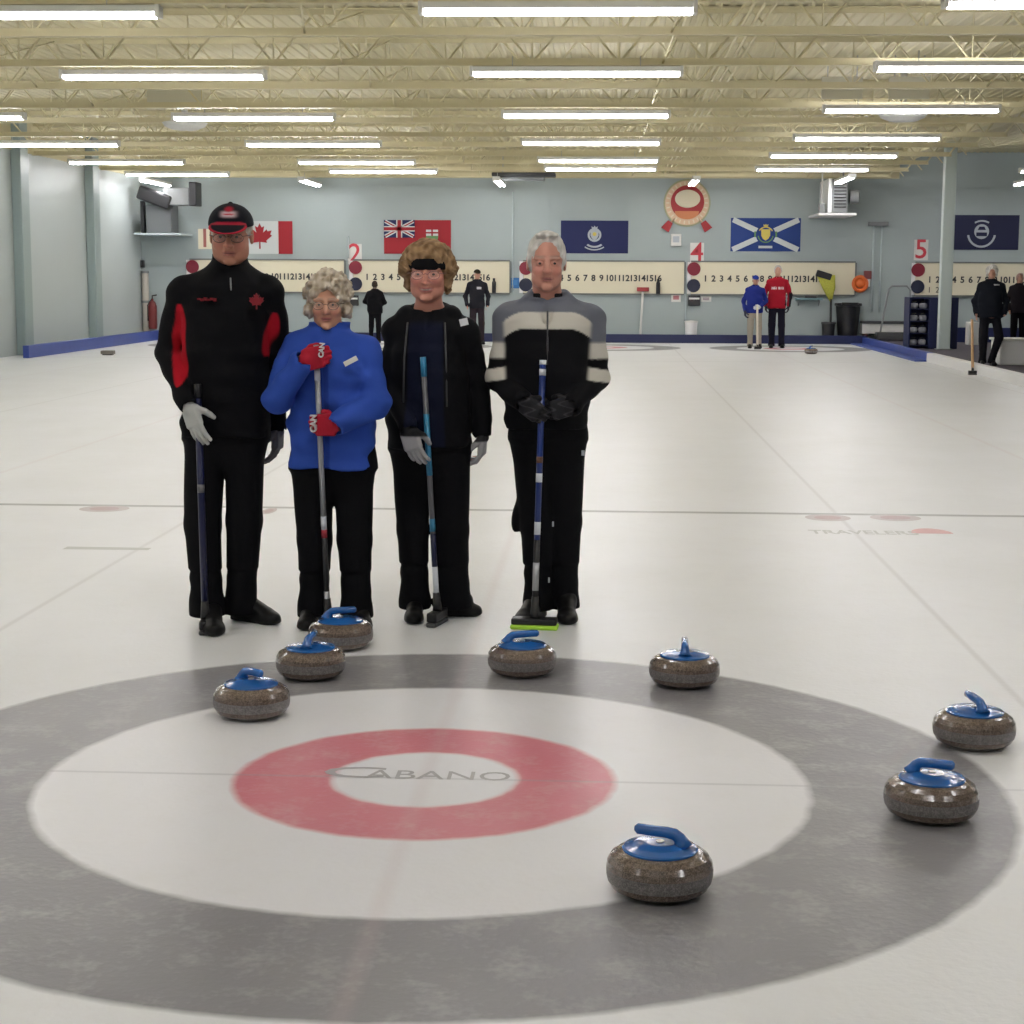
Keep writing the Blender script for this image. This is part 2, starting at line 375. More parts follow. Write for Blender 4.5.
# ---- walls
def struct(mb, name, **k): o = mb.build(name, **k); tag(o, kind='structure'); return o
w = MB(); w.bb((XL-.2, YB, -.12), (XR, YB+.2, 5.2), M_wall); struct(w, 'wall_back')
w = MB(); w.bb((XL-.2, YF, -.12), (XL, YB, 5.2), M_lwall); struct(w, 'wall_left')
w = MB(); w.bb((XR, YF, -.12), (XR+.2, YB+.2, 5.2), M_wall); struct(w, 'wall_right')
w = MB(); w.bb((XL-.2, YF-.2, -.12), (XR+.2, YF, 5.2), M_wall); struct(w, 'wall_front')
n = 0
def trim(mb):
    global n; n += 1; o = mb.build('trim_%d' % n); tag(o, kind='structure'); return o
for y in (9.2, 14.0, 18.9, 23.8, 28.65, 33.5):
    w = MB(); w.bb((XL, y-.24, 0), (XL+.2, y+.24, ZD), M_pil, .02); trim(w)
w = MB(); w.bb((7.0, YF, -.12), (XR, YB, .10), M_carpet); wk = struct(w, 'floor_walkway')
# ---- deck: corrugated sheet, flutes run down the ice
w = MB(); pts = []; x = XL; P = .15
while x < XR:
    for dx, dz in ((0, 0), (.05, 0), (.07, .016), (.13, .016)): pts.append((x+dx, ZD+dz))
    x += P
vs = [(a, YF, z) for a, z in pts]+[(a, YB, z) for a, z in pts]; k = len(pts)
w.add(vs, [(i, k+i, k+i+1, i+1) for i in range(k-1)], M_ceil); w.bb((XL, YF, ZD+.075), (XR, YB, ZD+.2), M_ceil)
struct(w, 'ceiling')
XJ = 7.75
def joist(y):
    w = MB()
    w.bb((XL, y-.06, ZJ), (XJ-.35, y+.06, ZJ+.012), M_joist); w.bb((XL, y-.012, ZJ), (XJ-.35, y+.012, ZJ+.085), M_joist)
    w.bb((XL, y-.06, ZD-.015), (XJ+.1, y+.06, ZD), M_joist); w.bb((XL, y-.012, ZD-.07), (XJ+.1, y+.012, ZD), M_joist)
    x = XL+.3; s = 0
    while x < XJ-.4:
        a, c = (ZJ+.03, ZD-.03) if s else (ZD-.03, ZJ+.03)
        w.tube([(x, y, a), (x+.5, y, c)], .014, M_joist, n=5, cap=False)
        if s: w.tube([(x, y, ZJ+.03), (x, y, ZD-.03)], .010, M_joist, n=4, cap=False)
        x += .5; s = 1-s
    w.tube([(XJ-.4, y, ZJ+.03), (XJ+.05, y, ZD-.03)], .018, M_joist, n=5)
    return trim(w)
JY = [-6.6+2.43*i for i in range(5)]+[5.5, 7.93, 10.36, 12.43, 14.94, 17.38, 19.89, 22.3, 25.03, 27.33, 29.76, 32.2, 34.6, 37.0]
for y in JY: joist(y)
w = MB(); w.bb((XJ-.08, YF, ZD-.19), (XJ+.16, YB, ZD-.02), M_joist); w.bb((XJ-.11, YF, ZD-.22), (XJ+.19, YB, ZD-.19), M_joist); trim(w)
w = MB(); w.bb((XL+.01, YB-.03, ZJ+.02), (XJ, YB-.001, ZD), M_ceil); w.bb((XL+.001, YF, ZJ+.02), (XL+.03, YB-.03, ZD), M_ceil); trim(w)
w = MB()                                                     # diagonal bridging between joists
for i in range(len(JY)-1):
    for x in (-6.9, -2.5, 1.2, 5.4):
        w.tube([(x, JY[i], ZJ+.03), (x+.25, JY[i+1], ZD-.04)], .012, M_joist, n=5)
        w.tube([(x+.25, JY[i], ZD-.04), (x, JY[i+1], ZJ+.03)], .012, M_joist, n=5)
trim(w)
w = MB()
for dx in (0, .1, .2): w.tube([(1.88+dx, YF, ZJ+.13), (1.98+dx, YB, ZJ+.13)], .016, M_joist, n=6)
o = trim(w)
# ---- edge boards round the ice
w = MB(); w.bb((XL+.55, YB-.65, 0), (7.0, YB-.58, .21), M_navy, .008)
tag(w.build('end_board'), 'long navy blue board along the far end of the ice', 'board')
w = MB(); w.bb((XL+.50, 27.3, .0), (XL+.62, YB-.66, .24), M_blue, .01)
tag(w.build('side_board'), 'blue board along the ice by the left wall', 'board')
w = MB(); w.bb((6.88, 28.5, 0), (6.99, YB-.66, .17), M_blue, .008); w.bb((6.60, 28.5, .0), (6.88, YB-.66, .03), M_blue)
tag(w.build('side_board'), 'blue board edging the ice beside the white post and stone rack', 'board')
w = MB(); w.bb((6.82, YF+.1, 0), (6.99, 28.45, .17), M_white, .01)
tag(w.build('side_board'), 'white board edging the ice at the right', 'board')
w = MB(); w.bb((XL+.01, YF+.1, .0), (XL+.08, 27.2, .1), M_dgrey); tag(w.build('baseboard_left'), kind='structure')
# ---- post
w = MB(); PX = at(943, 350, 31.85).x; w.bb((PX-.12, 31.73, .1), (PX+.12, 31.97, ZD-.22), mat('post_paint', (.62, .71, .68), .4), .01); w.bb((PX-.16, 31.69, .1), (PX+.16, 32.01, .125), M_grey)
tag(w.build('support_post'), 'pale square post standing beside the dark blue stone rack', 'post')

# ---- light fixtures
def make_light(L=2.44):
    r = empty('ceiling_light', (0, 0, 0))
    h = MB(); h.box((0, 0, .05), (L/2, .075, .03), M_offw, bev=.006)
    for s in (-1, 1): h.box((s*(L/2-.02), 0, .03), (.02, .085, .055), M_offw, bev=.006)
    h.build('housing', r)
    for y in (-.045, .045):
        t = MB(); t.tube([(-L/2+.05, y, -.01), (L/2-.05, y, -.01)], .019, M_tube, n=8); t.build('tube', r)
    for x in (-L*.3, L*.3):
        t = MB(); t.tube([(x, 0, .07), (x, 0, .2)], .006, M_steel, n=5); t.build('hanger', r)
    return r
LZ = 3.9
names = {-2: 'far left', -1: 'left', 0: 'middle', 1: 'right'}
ordw = ['nearest', 'second', 'third', 'fourth', 'fifth', 'sixth']
lights = []
cols = {0: [(.12, 10.18), (.21, 14.85), (.265, 20.02), (.30, 25.17), (.41, 29.7), (.45, 32.45)],
        -1: [(-4.65, 10.3), (-4.64, 15.1), (-4.65, 20.41), (-4.63, 25.56), (-4.55, 30.4), (-4.39, 33.46)],
        1: [(4.62, 9.9), (4.74, 14.42), (4.78, 19.28), (4.9, 24.15), (4.9, 28.35), (4.99, 32.5)],
        -2: [(-9.28, 20.33), (-9.35, 25.6), (-9.37, 30.5), (-9.35, 34.7)]}
lp = make_light(); first = True
def put_light(x, y, z, rz, label, grp='fluorescent strip lights under the roof'):
    global first
    o = lp if first else copy_tree(lp); first = False
    o.location = (x, y, z); o.rotation_euler.z = rz; tag(o, label, 'light', grp)
for c, L_ in cols.items():
    for i, (x, y) in enumerate(L_):
        k = i if c != -2 else i+2
        put_light(x, y, LZ, R(.3), '%s fluorescent strip light from the front in the %s row' % (ordw[i], {-2: 'far left', -1: 'left', 0: 'middle', 1: 'right'}[c]))
for c, x in ((-2, -9.3), (-1, -4.6), (0, .15), (1, 4.7)):                       # the same rows go on overhead and behind
    for y in (5.2, 0.6, -4.2)+((15.2, 10.2) if c == -2 else ()):
        put_light(x, y, LZ, R(.3), 'fluorescent strip light overhead in the %s row, outside the view' % names[c])
for x, y, w_ in ((-6.51, 36.2, 'above the board of sheet 2'), (-10.3, 36.4, 'above the heater in the left corner'), (-1.95, 36.0, 'above the board of sheet 3'), (2.63, 35.6, 'in front of the round club emblem'), (5.98, 34.6, 'above the heater at the right'), (10.25, 35.2, 'above the flag right of the post')):
    put_light(x, y, 3.8, R(90), 'strip light running lengthways '+w_)
put_light(10.9, 33.8, 3.95, 0, 'strip light at the right edge beyond the post'); 
for x, y in ((10.8, 3), (10.8, 14)): put_light(x, y, 4.3, 0, 'strip light over the walkway, outside the view')
# ---- world, colour
wd = bpy.data.worlds.new('world'); SC.world = wd; wd.use_nodes = True; wd.node_tree.nodes['Background'].inputs[0].default_value = (.5, .55, .6, 1); wd.node_tree.nodes['Background'].inputs[1].default_value = .05
SC.view_settings.view_transform = 'Standard'; SC.view_settings.look = 'None'; SC.view_settings.gamma = 1; SC.view_settings.use_curve_mapping = False
SC.view_settings.exposure = 0.33

# ================================================================== STONES
def granite(name, c1, c2, rough, coat):
    m = mat(name, c1, rough, coat=coat); nt = m.node_tree; b = nt.nodes['Principled BSDF']
    tc = nt.nodes.new('ShaderNodeTexCoord'); v = nt.nodes.new('ShaderNodeTexVoronoi'); v.inputs['Scale'].default_value = 320; n = nt.nodes.new('ShaderNodeTexNoise'); n.inputs['Scale'].default_value = 90; n.inputs['Detail'].default_value = 6
    nt.links.new(tc.outputs['Object'], v.inputs['Vector']); nt.links.new(tc.outputs['Object'], n.inputs['Vector'])
    a = nt.nodes.new('ShaderNodeMath'); a.operation = 'MULTIPLY'; nt.links.new(v.outputs['Distance'], a.inputs[0]); nt.links.new(n.outputs['Fac'], a.inputs[1])
    cr = nt.nodes.new('ShaderNodeValToRGB'); cr.color_ramp.elements[0].position = .08; cr.color_ramp.elements[0].color = (*c1, 1); cr.color_ramp.elements[1].position = .42; cr.color_ramp.elements[1].color = (*c2, 1)
    nt.links.new(a.outputs[0], cr.inputs['Fac']); nt.links.new(cr.outputs['Color'], b.inputs['Base Color']); return m
M_gran = granite('polished_granite', (.055, .038, .030), (.24, .18, .145), .22, .6)
M_band = granite('striking_band_granite', (.085, .078, .078), (.27, .245, .24), .45, 0)
M_hand = mat('blue_stone_handle', (.012, .12, .42), .22, coat=.5)
M_handw = mat('handle_highlight_white', (.75, .78, .8), .4)
def make_stone():
    r = empty('curling_stone', (0, 0, 0))
    prof = [(.060, .004), (.072, .0), (.086, .002), (.110, .008), (.127, .019), (.1365, .036), (.1395, .050), (.1400, .070), (.1370, .086), (.128, .101), (.113, .111), (.095, .117), (.06, .119), (.0001, .119)]
    m = MB(); m.lathe(prof, M_gran, n=48, mfun=lambda i: M_band if i in (5, 6) else M_gran); m.build('granite_body', r)
    m = MB(); m.lathe([(.099, .1165), (.099, .1205), (.094, .124), (.070, .130), (.035, .135), (.0001, .136)], M_hand, n=40); m.build('handle_base', r)
    m = MB(); pts = [(-.060, 0, .128), (-.056, 0, .139), (-.050, 0, .150), (-.038, 0, .159), (-.018, 0, .162), (.02, 0, .164), (.060, 0, .166), (.068, 0, .166)]
    m.tube(pts, [.028, .020, .0165, .0155, .015, .0145, .0142, .007], M_hand, n=14); m.build('handle', r)
    m = MB(); m.lathe([(.011, .1345), (.011, .1385), (.0001, .1385)], M_steel, n=14); m.build('centre_bolt', r)
    return r
st = make_stone(); first_s = True
stones = [(659, 905, (-1, .22), 'nearest blue-handled curling stone, on the inner edge of the grey ring'),
          (930, 826, (.85, -.5), 'curling stone on the grey ring at the right, handle arm pointing right'),
          (973, 752, (-.22, 1), 'rightmost curling stone, half over the outer edge of the grey ring'),
          (684, 690, (.03, 1), 'lone curling stone on the back of the grey ring, right of the yellow broom pad'),
          (522, 679, (1, .12), 'curling stone in front of the broom with the yellow pad'),
          (341, 652, (1, .08), 'rearmost of the three clustered stones, at the feet of the person in blue'),
          (311, 682, (.1, 1), 'middle one of the three clustered stones on the left'),
          (252, 722, (.7, -.7), 'front one of the three clustered stones, on the white ring at left')]
for x, y, d, lab in stones:
    o = st if first_s else copy_tree(st); first_s = False
    g = gr(x, y); dd = (g-CAMP); dd.z = 0; dd.normalize(); g = g+dd*.098
    o.location = (g.x, g.y, 0); o.rotation_euler.z = math.atan2(d[1], d[0]); tag(o, lab, 'curling stone', 'curling stones in play')
o = copy_tree(st); g = gr(811, 354); o.location = (g.x, g.y, 0); o.rotation_euler.z = 1; tag(o, 'small distant curling stone at the far end, right of the person in red', 'curling stone', 'curling stones in play')

# ================================================================== BACK WALL
YW = YB
def wp(x, y, Y=YW): p = at(x, y, Y); return p
EX, EZ, NN = Vector((1, 0, 0)), Vector((0, 0, 1)), Vector((0, -1, 0))
def frame_at(p, dy=0): return (Vector((p.x, YW-dy, p.z)), EX, EZ, NN)
M_num = mat('numeral_black', (.03, .03, .03), .6)
M_rdisc = mat('scoreboard_red', (.20, .008, .025), .5); M_bdisc = mat('scoreboard_dark_blue', (.006, .010, .035), .5)
M_rnum = mat('red_number', (.55, .04, .06), .6)
M_frame = mat('grey_frame', (.16, .17, .16), .5)
def scoreboard(x0, x1, lab, second=False):
    z0, z1 = 1.20, 1.98; r = empty('scoreboard', (x0, YW, z0), lab, 'scoreboard', 'wooden curling scoreboards on the back wall')
    P_ = (x0, YW, z0); m = MB(P_); m.bb((x0, YW-.05, z0), (x1, YW-.001, z1), M_cream); m.build('board', r)
    m = MB(P_); fr = .035
    for a, b in (((x0-.01, z0-fr), (x1+.01, z0)), ((x0-.01, z1), (x1+.01, z1+fr)), ((x1, z0), (x1+fr, z1))): m.bb((a[0], YW-.075, a[1]), (b[0], YW-.001, b[1]), M_frame)
    m.build('frame', r)
    m = MB(P_); zz = z0+.37
    for i in range(16): m.text(str(i+1), ((x0+.35+.199*i, YW-.052, zz), EX, EZ, NN), .21, .006, M_num, bold=.006)
    if second:
        m.build('numerals', r); m = MB(P_)
        for i in range(2): m.text(str(i+1), ((x0+.35+.199*i, YW-.052, zz-.25), EX, EZ, NN), .2, .006, M_num)
    m.build('lower_numerals' if second else 'numerals', r)
    for zc, mm, nm in ((z1-.17, M_rdisc, 'red_disc'), (z0+.20, M_bdisc, 'blue_disc')):
        m = MB(P_); m.lathe([(.0001, 0), (.165, 0), (.165, .02), (.0001, .02)], mm, c=(x0+.06, YW-.052, zc), n=28, axis=(0, -1, 0)); m.build(nm, r)
    m = MB(P_); m.bb((x0-.10, YW-.052, z0), (x0-.011, YW-.03, z1), M_white); m.build('end_strip', r)
    return r
scoreboard(-9.85, -5.95, 'cream scoreboard behind the tall man in the cap, under the maple leaf flag')
scoreboard(-5.72, -1.80, 'cream scoreboard of sheet 2, behind the two women')
scoreboard(-1.45, 2.54, 'cream scoreboard behind the man in the striped jacket, numbers 7 to 16 showing')
scoreboard(2.72, 6.74, 'cream scoreboard of sheet 4, behind the person in the red top')
scoreboard(8.22, 12.2, 'cream scoreboard of sheet 5, partly behind the support post', True)
for s, x, y, lab in (('1', 205, 240, 'small cream plate with the number 1 at the far left'), ('2', 355, 255, 'plate with red number 2 above a scoreboard'), ('4', 697, 254, 'plate with red number 4 above a scoreboard'), ('5', 921, 251, 'plate with red number 5 left of the support post')):
    p = wp(x, y-1); r = empty('sheet_number', (p.x, YW, p.z), lab, 'number', 'sheet numbers above the scoreboards')
    m = MB((p.x, YW, p.z)); m.box((p.x, YW-.01, p.z), (.17, .009, .25), M_cream if s == '1' else M_offw); m.build('plate', r)
    m = MB((p.x, YW, p.z)); m.text(s, ((p.x, YW-.02, p.z), EX, EZ, NN), .66, .012, M_rnum if s != '1' else mat('faded_red_number', (.35, .12, .1), .6), bold=.004); m.build('digit', r)
# black boxes under the red and blue discs
for x, lab in ((353, 'black box on the wall below the board of sheet 2'), (694, 'black box on the wall below the board of sheet 4')):
    p = wp(x, 300.5); r = empty('switch_box', (p.x, YW, p.z), lab, 'box', 'black boxes below the scoreboards'); m = MB((p.x, YW, p.z)); m.box((p.x, YW-.05, p.z), (.15, .048, .13), M_black, bev=.015); m.build('case', r)
    m = MB((p.x, YW, p.z)); m.box((p.x, YW-.105, p.z+.05), (.13, .006, .022), M_offw); m.build('label_strip', r)

# ---- flags
def flagbase(x0, y0, x1, y1):
    a, b = wp(x0, y0), wp(x1, y1); return a.x, b.x, b.z, a.z
LEAF = [(0, 1), (.13, .74), (.30, .83), (.22, .42), (.45, .62), (.50, .50), (.78, .55), (.68, .30), (.80, .22), (.42, -.10), (.47, -.24), (.04, -.18), (.05, -.62)]
LEAF = [(x, y-.1) for x, y in LEAF]; LEAF = LEAF+[(-x, y) for x, y in reversed(LEAF[1:])]
def poly(m, pts, x, z, s, d, mm, dep=.006): m.prism([(a*s, b*s) for a, b in pts], ((x, YW-d, z), EX, EZ, NN), dep, mm)
def quad(m, x0, z0, x1, z1, d, mm): m.bb((x0, YW-d-.004, z0), (x1, YW-d, z1), mm)
def cloth(m, x0, x1, z0, z1, mm):                                  # slightly rippled hanging cloth with thickness
    n = 24; vs = []
    for k in (0, 1):
        for i in range(n+1):
            t = i/n; yy = YW-.012-k*.006-.006*math.sin(t*11)*math.sin(t*3); vs += [(x0+(x1-x0)*t, yy, z0), (x0+(x1-x0)*t, yy, z1)]
    o = 2*(n+1); fs = [(2*i, 2*i+2, 2*i+3, 2*i+1) for i in range(n)]+[(o+2*i, o+2*i+1, o+2*i+3, o+2*i+2) for i in range(n)]
    fs += [(2*i+1, 2*i+3, o+2*i+3, o+2*i+1) for i in range(n)]+[(2*i, o+2*i, o+2*i+2, 2*i+2) for i in range(n)]+[(0, 1, o+1, o), (2*n, o+2*n, o+2*n+1, 2*n+1)]
    m.add(vs, fs, mm)
def ring(m, x, z, r0, r1, d, mm, a0=0, a1=2*PI, sx=1):
    n = 20; p = [(math.cos(a0+(a1-a0)*i/n)*r1*sx, math.sin(a0+(a1-a0)*i/n)*r1) for i in range(n+1)]+[(math.cos(a0+(a1-a0)*(n-i)/n)*r0*sx, math.sin(a0+(a1-a0)*(n-i)/n)*r0) for i in range(n+1)]
    for i in range(n): m.prism([p[i], p[i+1], p[2*n-i], p[2*n+1-i]][::1], ((x, YW-d, z), EX, EZ, NN), .004, mm)
x0, x1, z0, z1 = flagbase(227, 221, 293, 254); m = MB((x0, YW, z0)); w = x1-x0
cloth(m, x0, x1, z0, z1, M_fwhite); quad(m, x0, z0, x0+w*.24, z1, .028, M_red); quad(m, x1-w*.215, z0, x1, z1, .028, M_red); poly(m, LEAF, x0+w*.5, (z0+z1)/2-.0, .39, .028, M_red)
tag(m.build('flag'), 'red and white maple leaf flag, left part hidden behind the man in the cap', 'flag', 'flags on the back wall')
x0, x1, z0, z1 = flagbase(384, 220, 451, 254); m = MB((x0, YW, z0)); w = x1-x0; h = z1-z0
cloth(m, x0, x1, z0, z1, M_red); cx0, cx1, cz0, cz1 = x0, x0+w*.46, z1-h*.52, z1; quad(m, cx0, cz0, cx1, cz1, .026, M_fblue)
def strip(m, ax, az, bx, bz, wd_, d, mm):
    v = Vector((bx-ax, bz-az)); nrm = Vector((-v.y, v.x)).normalized()*wd_/2
    m.prism([(ax+nrm.x, az+nrm.y), (ax-nrm.x, az-nrm.y), (bx-nrm.x, bz-nrm.y), (bx+nrm.x, bz+nrm.y)], ((0, YW-d, 0), EX, EZ, NN), .003, mm)
for s in (0, 1):
    za, zb = (cz0, cz1) if s else (cz1, cz0); i = .03
    strip(m, cx0+i, za+(i if s else -i), cx1-i, zb-(i if s else -i), .085, .031, M_fwhite); strip(m, cx0+i, za+(i if s else -i), cx1-i, zb-(i if s else -i), .03, .035, M_red)
mx_, mz_ = (cx0+cx1)/2, (cz0+cz1)/2
quad(m, mx_-.075, cz0, mx_+.075, cz1, .039, M_fwhite); quad(m, cx0, mz_-.065, cx1, mz_+.065, .039, M_fwhite); quad(m, mx_-.045, cz0, mx_+.045, cz1, .044, M_red); quad(m, cx0, mz_-.04, cx1, mz_+.04, .044, M_red)
sx_, sz_ = x0+w*.72, (z0+z1)/2
SH = [(-.5, .6), (.5, .6), (.5, -.1), (.3, -.45), (0, -.65), (-.3, -.45), (-.5, -.1)]
poly(m, SH, sx_, sz_, .3, .028, M_green); quad(m, sx_-.15, sz_+.03, sx_+.15, sz_+.18, .036, M_fwhite); quad(m, sx_-.15, sz_+.085, sx_+.15, sz_+.125, .041, M_red); quad(m, sx_-.02, sz_+.03, sx_+.02, sz_+.18, .041, M_red)
tag(m.build('flag'), 'red ensign flag with a union canton and small shield, above the woman in the headband', 'flag', 'flags on the back wall')
x0, x1, z0, z1 = flagbase(561, 220.5, 628, 253.5); m = MB((x0, YW, z0)); cx_, cz_ = (x0+x1)/2, (z0+z1)/2
cloth(m, x0, x1, z0, z1, M_fblue)
ring(m, cx_, cz_+.05, .12, .17, .028, M_silver); poly(m, SH, cx_, cz_+.05, .2, .03, M_silver); m.lathe([(.0001, 0), (.05, 0), (.05, .006), (.0001, .006)], M_gold, c=(cx_, YW-.04, cz_+.07), n=12, axis=(0, -1, 0))
poly(m, [(-.5, 0), (-.6, .5), (-.25, .25), (0, .6), (.25, .25), (.6, .5), (.5, 0)], cx_, cz_+.2, .13, .03, M_silver)
ring(m, cx_, cz_-.02, .20, .245, .028, M_silver, -2.3, -.84, 1.2); ring(m, cx_, cz_+.12, .42, .45, .028, M_silver, -2.15, -1, 1.0)
tag(m.build('flag'), 'dark blue flag with a pale crest, above the man in the striped jacket', 'flag', 'flags on the back wall')
x0, x1, z0, z1 = flagbase(731, 218, 800, 251.5); m = MB((x0, YW, z0)); cx_, cz_ = (x0+x1)/2, (z0+z1)/2
cloth(m, x0, x1, z0, z1, M_fsalt); i = .05
strip(m, x0+i, z0+.04, x1-i, z1-.04, .13, .028, M_fwhite); strip(m, x0+i, z1-.04, x1-i, z0+.04, .13, .028, M_fwhite)
m.lathe([(.0001, 0), (.24, 0), (.24, .006), (.0001, .006)], M_fsalt, c=(cx_, YW-.034, cz_), n=24, axis=(0, -1, 0))
poly(m, SH, cx_, cz_, .22, .042, M_gold); ring(m, cx_, cz_, .17, .2, .042, M_gold, .5, 2.6); ring(m, cx_, cz_, .17, .2, .042, M_green, 3.3, 6.1)
for a in (-.25, .25): quad(m, cx_+a-.03, cz_-.06, cx_+a+.03, cz_+.08, .034, M_green)
poly(m, [(-.5, 0), (-.6, .6), (-.2, .3), (0, .7), (.2, .3), (.6, .6), (.5, 0)], cx_, cz_+.2, .1, .042, M_gold); quad(m, cx_-.17, cz_-.33, cx_+.17, cz_-.27, .042, M_fwhite)
tag(m.build('flag'), 'blue flag with a white diagonal cross and yellow crest', 'flag', 'flags on the back wall')
x0, x1, z0, z1 = flagbase(955, 215, 1018, 250); m = MB((x0, YW, z0)); cx_, cz_ = x0+(x1-x0)*.42, (z0+z1)/2
cloth(m, x0, x1, z0, z1, M_fdark); ring(m, cx_, cz_-.02, .30, .35, .028, M_silver, -3.0, -.14); ring(m, cx_, cz_-.06, .32, .36, .028, M_silver, 1.05, 2.1)
m.lathe([(.0001, 0), (.18, 0), (.18, .006), (.0001, .006)], M_silver, c=(cx_, YW-.03, cz_+.02), n=24, axis=(0, -1, 0)); quad(m, cx_-.13, cz_-.09, cx_+.13, cz_-.0, .04, M_fdark); poly(m, [(-.5, 0), (-.3, .4), (.3, .4), (.5, 0)], cx_, cz_+.06, .2, .04, M_fdark)
tag(m.build('flag'), 'dark navy flag with a round silver seal, right of the post', 'flag', 'flags on the back wall')
# ---- club emblem
p = wp(687, 203); m = MB((p.x, YW, p.z)); M_tan = mat('emblem_tan', (.62, .45, .30), .6); M_ered = mat('emblem_red', (.33, .02, .025), .6); M_ecr = mat('emblem_cream', (.66, .60, .44), .6); M_egr = mat('emblem_olive', (.34, .36, .22), .6)
r = empty('club_emblem', (p.x, YW, p.z), 'round red and tan club emblem with crossed brooms on the back wall', 'emblem')
m.lathe([(.0001, 0), (.58, 0), (.58, .03), (.0001, .03)], M_egr, c=(p.x, YW-.002, p.z), n=48, axis=(0, -1, 0)); m.lathe([(.0001, 0), (.54, 0), (.54, .01), (.0001, .01)], M_tan, c=(p.x, YW-.033, p.z), n=48, axis=(0, -1, 0)); m.build('disc', r)
m = MB((p.x, YW, p.z)); m.lathe([(.0001, 0), (.41, 0), (.41, .012), (.0001, .012)], M_ered, c=(p.x+.01, YW-.044, p.z+.02), n=48, axis=(0, -1, 0))
m.prism([(math.cos(2*PI*i/32)*.31, math.sin(2*PI*i/32)*.22) for i in range(32)], ((p.x+.01, YW-.057, p.z+.10), EX, EZ, NN), .01, M_ecr)
m.prism([(math.cos(PI+PI*i/16)*.3, math.sin(PI+PI*i/16)*.2) for i in range(17)], ((p.x, YW-.057, p.z-.20), EX, EZ, NN), .01, mat('emblem_orange', (.55, .2, .08), .6)); m.build('medallion', r)
for s in (-1, 1):
    m = MB((p.x, YW, p.z)); m.tube([(p.x+s*.30, YW-.05, p.z-.38), (p.x+s*.44, YW-.05, p.z-.53)], .02, M_tan, n=6); m.prism([(-.07, .12), (.07, .12), (.11, -.12), (-.11, -.12)], ((p.x+s*.47, YW-.045, p.z-.56), (math.cos(s*.6), 0, math.sin(s*.6)), (-math.sin(s*.6), 0, math.cos(s*.6)), NN), .03, M_ered); m.build('broom_end', r)
m = MB((p.x, YW, p.z))
for i in range(26):
    a = PI/2+2*PI*(i+.5)/26
    m.box((p.x+math.cos(a)*.475, YW-.047, p.z+math.sin(a)*.475), (.016, .003, .04), M_ecr, rot=Matrix.Rotation(-(a-PI/2), 3, 'Y'))
m.build('rim_marks', r)
def wallbox(name, x, y, hw, hh, dep, m_, lab, cat, Y=YW, front=None):
    p = wp(x, y, Y); r = empty(name, (p.x, Y, p.z), lab, cat); q = MB((p.x, Y, p.z)); q.box((p.x, Y-dep/2, p.z), (hw, dep/2-.001, hh), m_, bev=.012); q.build('case', r)
    if front: q = MB((p.x, Y, p.z)); q.box((p.x, Y-dep-.004, p.z+hh*.1), (hw*.6, .004, hh*.5), front); q.build('face', r)
    return r
wallbox('thermostat', 676, 240, .13, .15, .07, M_offw, 'small white box on the wall below the round emblem', 'thermostat', front=M_silver)
wallbox('folder', 514.5, 283, .12, .13, .04, mat('bright_blue', (.03, .16, .42), .5), 'small blue card left of the man in the striped jacket', 'card', front=mat('card_blue', (.05, .22, .5), .5))
wallbox('sign', 694, 296+0, .0+.11, .05, .02, M_offw, 'small pale notice under the board of sheet 4', 'notice') if False else None
wallbox('notice', 676, 298, .12, .10, .02, M_offw, 'small pink and white notice under the board of sheet 3', 'notice', front=mat('notice_pink', (.5, .2, .22), .6))
wallbox('notice', 706, 299, .13, .07, .02, M_offw, 'small white notice under the board of sheet 4', 'notice', front=mat('notice_grey', (.35, .3, .32), .6))
wallbox('electric_box', 131, 272, .10, .17, .1, M_dgrey, 'small dark box on the wall in the left corner', 'box', front=M_grey)
wallbox('loudspeaker', 141, 264, .10, .09, .12, M_black, 'tiny black speaker above the pipe in the left corner', 'speaker', front=M_dgrey)
# vertical conduits
def conduit(x, y0, y1, lab, r_=.022, mm=None):
    a, b = wp(x, y0), wp(x, y1); q = MB((a.x, YW, b.z)); q.tube([(a.x, YW-.03, a.z), (a.x, YW-.03, b.z)], r_, mm or mat('conduit_paint', (.5, .58, .58), .4), n=8); 
    for t in (.2, .5, .8): q.box((a.x, YW-.02, a.z+(b.z-a.z)*t), (.018, .019, .015), M_steel)
    tag(q.build('conduit'), lab, 'pipe')
conduit(513, 192, 292, 'thin wall pipe left of the man in the striped jacket'); conduit(348.5, 236, 258, 'short wall pipe above the gap left of sheet 2')
conduit(686.6, 262, 335, 'wall pipe between the boards of sheets 3 and 4', .014); conduit(874, 222, 312, 'thin wall pipe left of the metal frame', .025); conduit(882, 222, 312, 'second thin wall pipe left of the metal frame', .02)
p = wp(878, 224); q = MB((p.x, YW, p.z)); q.box((p.x, YW-.06, p.z), (.24, .058, .05), M_grey, bev=.01); tag(q.build('junction_box'), 'flat grey box on the wall above two thin pipes', 'box')
# pipe and bottle in left corner
p = wp(146, 272); q = MB((p.x, YW, 0)); r = empty('drain_pipe', (p.x, YW, 0), 'beige drain pipe standing in the left corner', 'pipe')
q.tube([(p.x, YW-.10, 0), (p.x, YW-.10, p.z)], .085, mat('beige_pipe', (.5, .46, .4), .5), n=14); q.build('pipe', r); q = MB((p.x, YW, 0)); q.lathe([(.10, 0), (.10, .06), (.0001, .06)], M_grey, c=(p.x, YW-.10, .9), n=14); q.lathe([(.10, 0), (.10, .06), (.0001, .06)], M_grey, c=(p.x, YW-.10, p.z-.03), n=14); q.build('pipe_collar', r)
p = wp(154, 316); r = empty('fire_extinguisher', (p.x, YW, 0), 'dark red fire extinguisher behind the tall man at the left', 'extinguisher'); q = MB((p.x, YW, 0)); M_ext = mat('extinguisher_dark_red', (.16, .02, .02), .35)
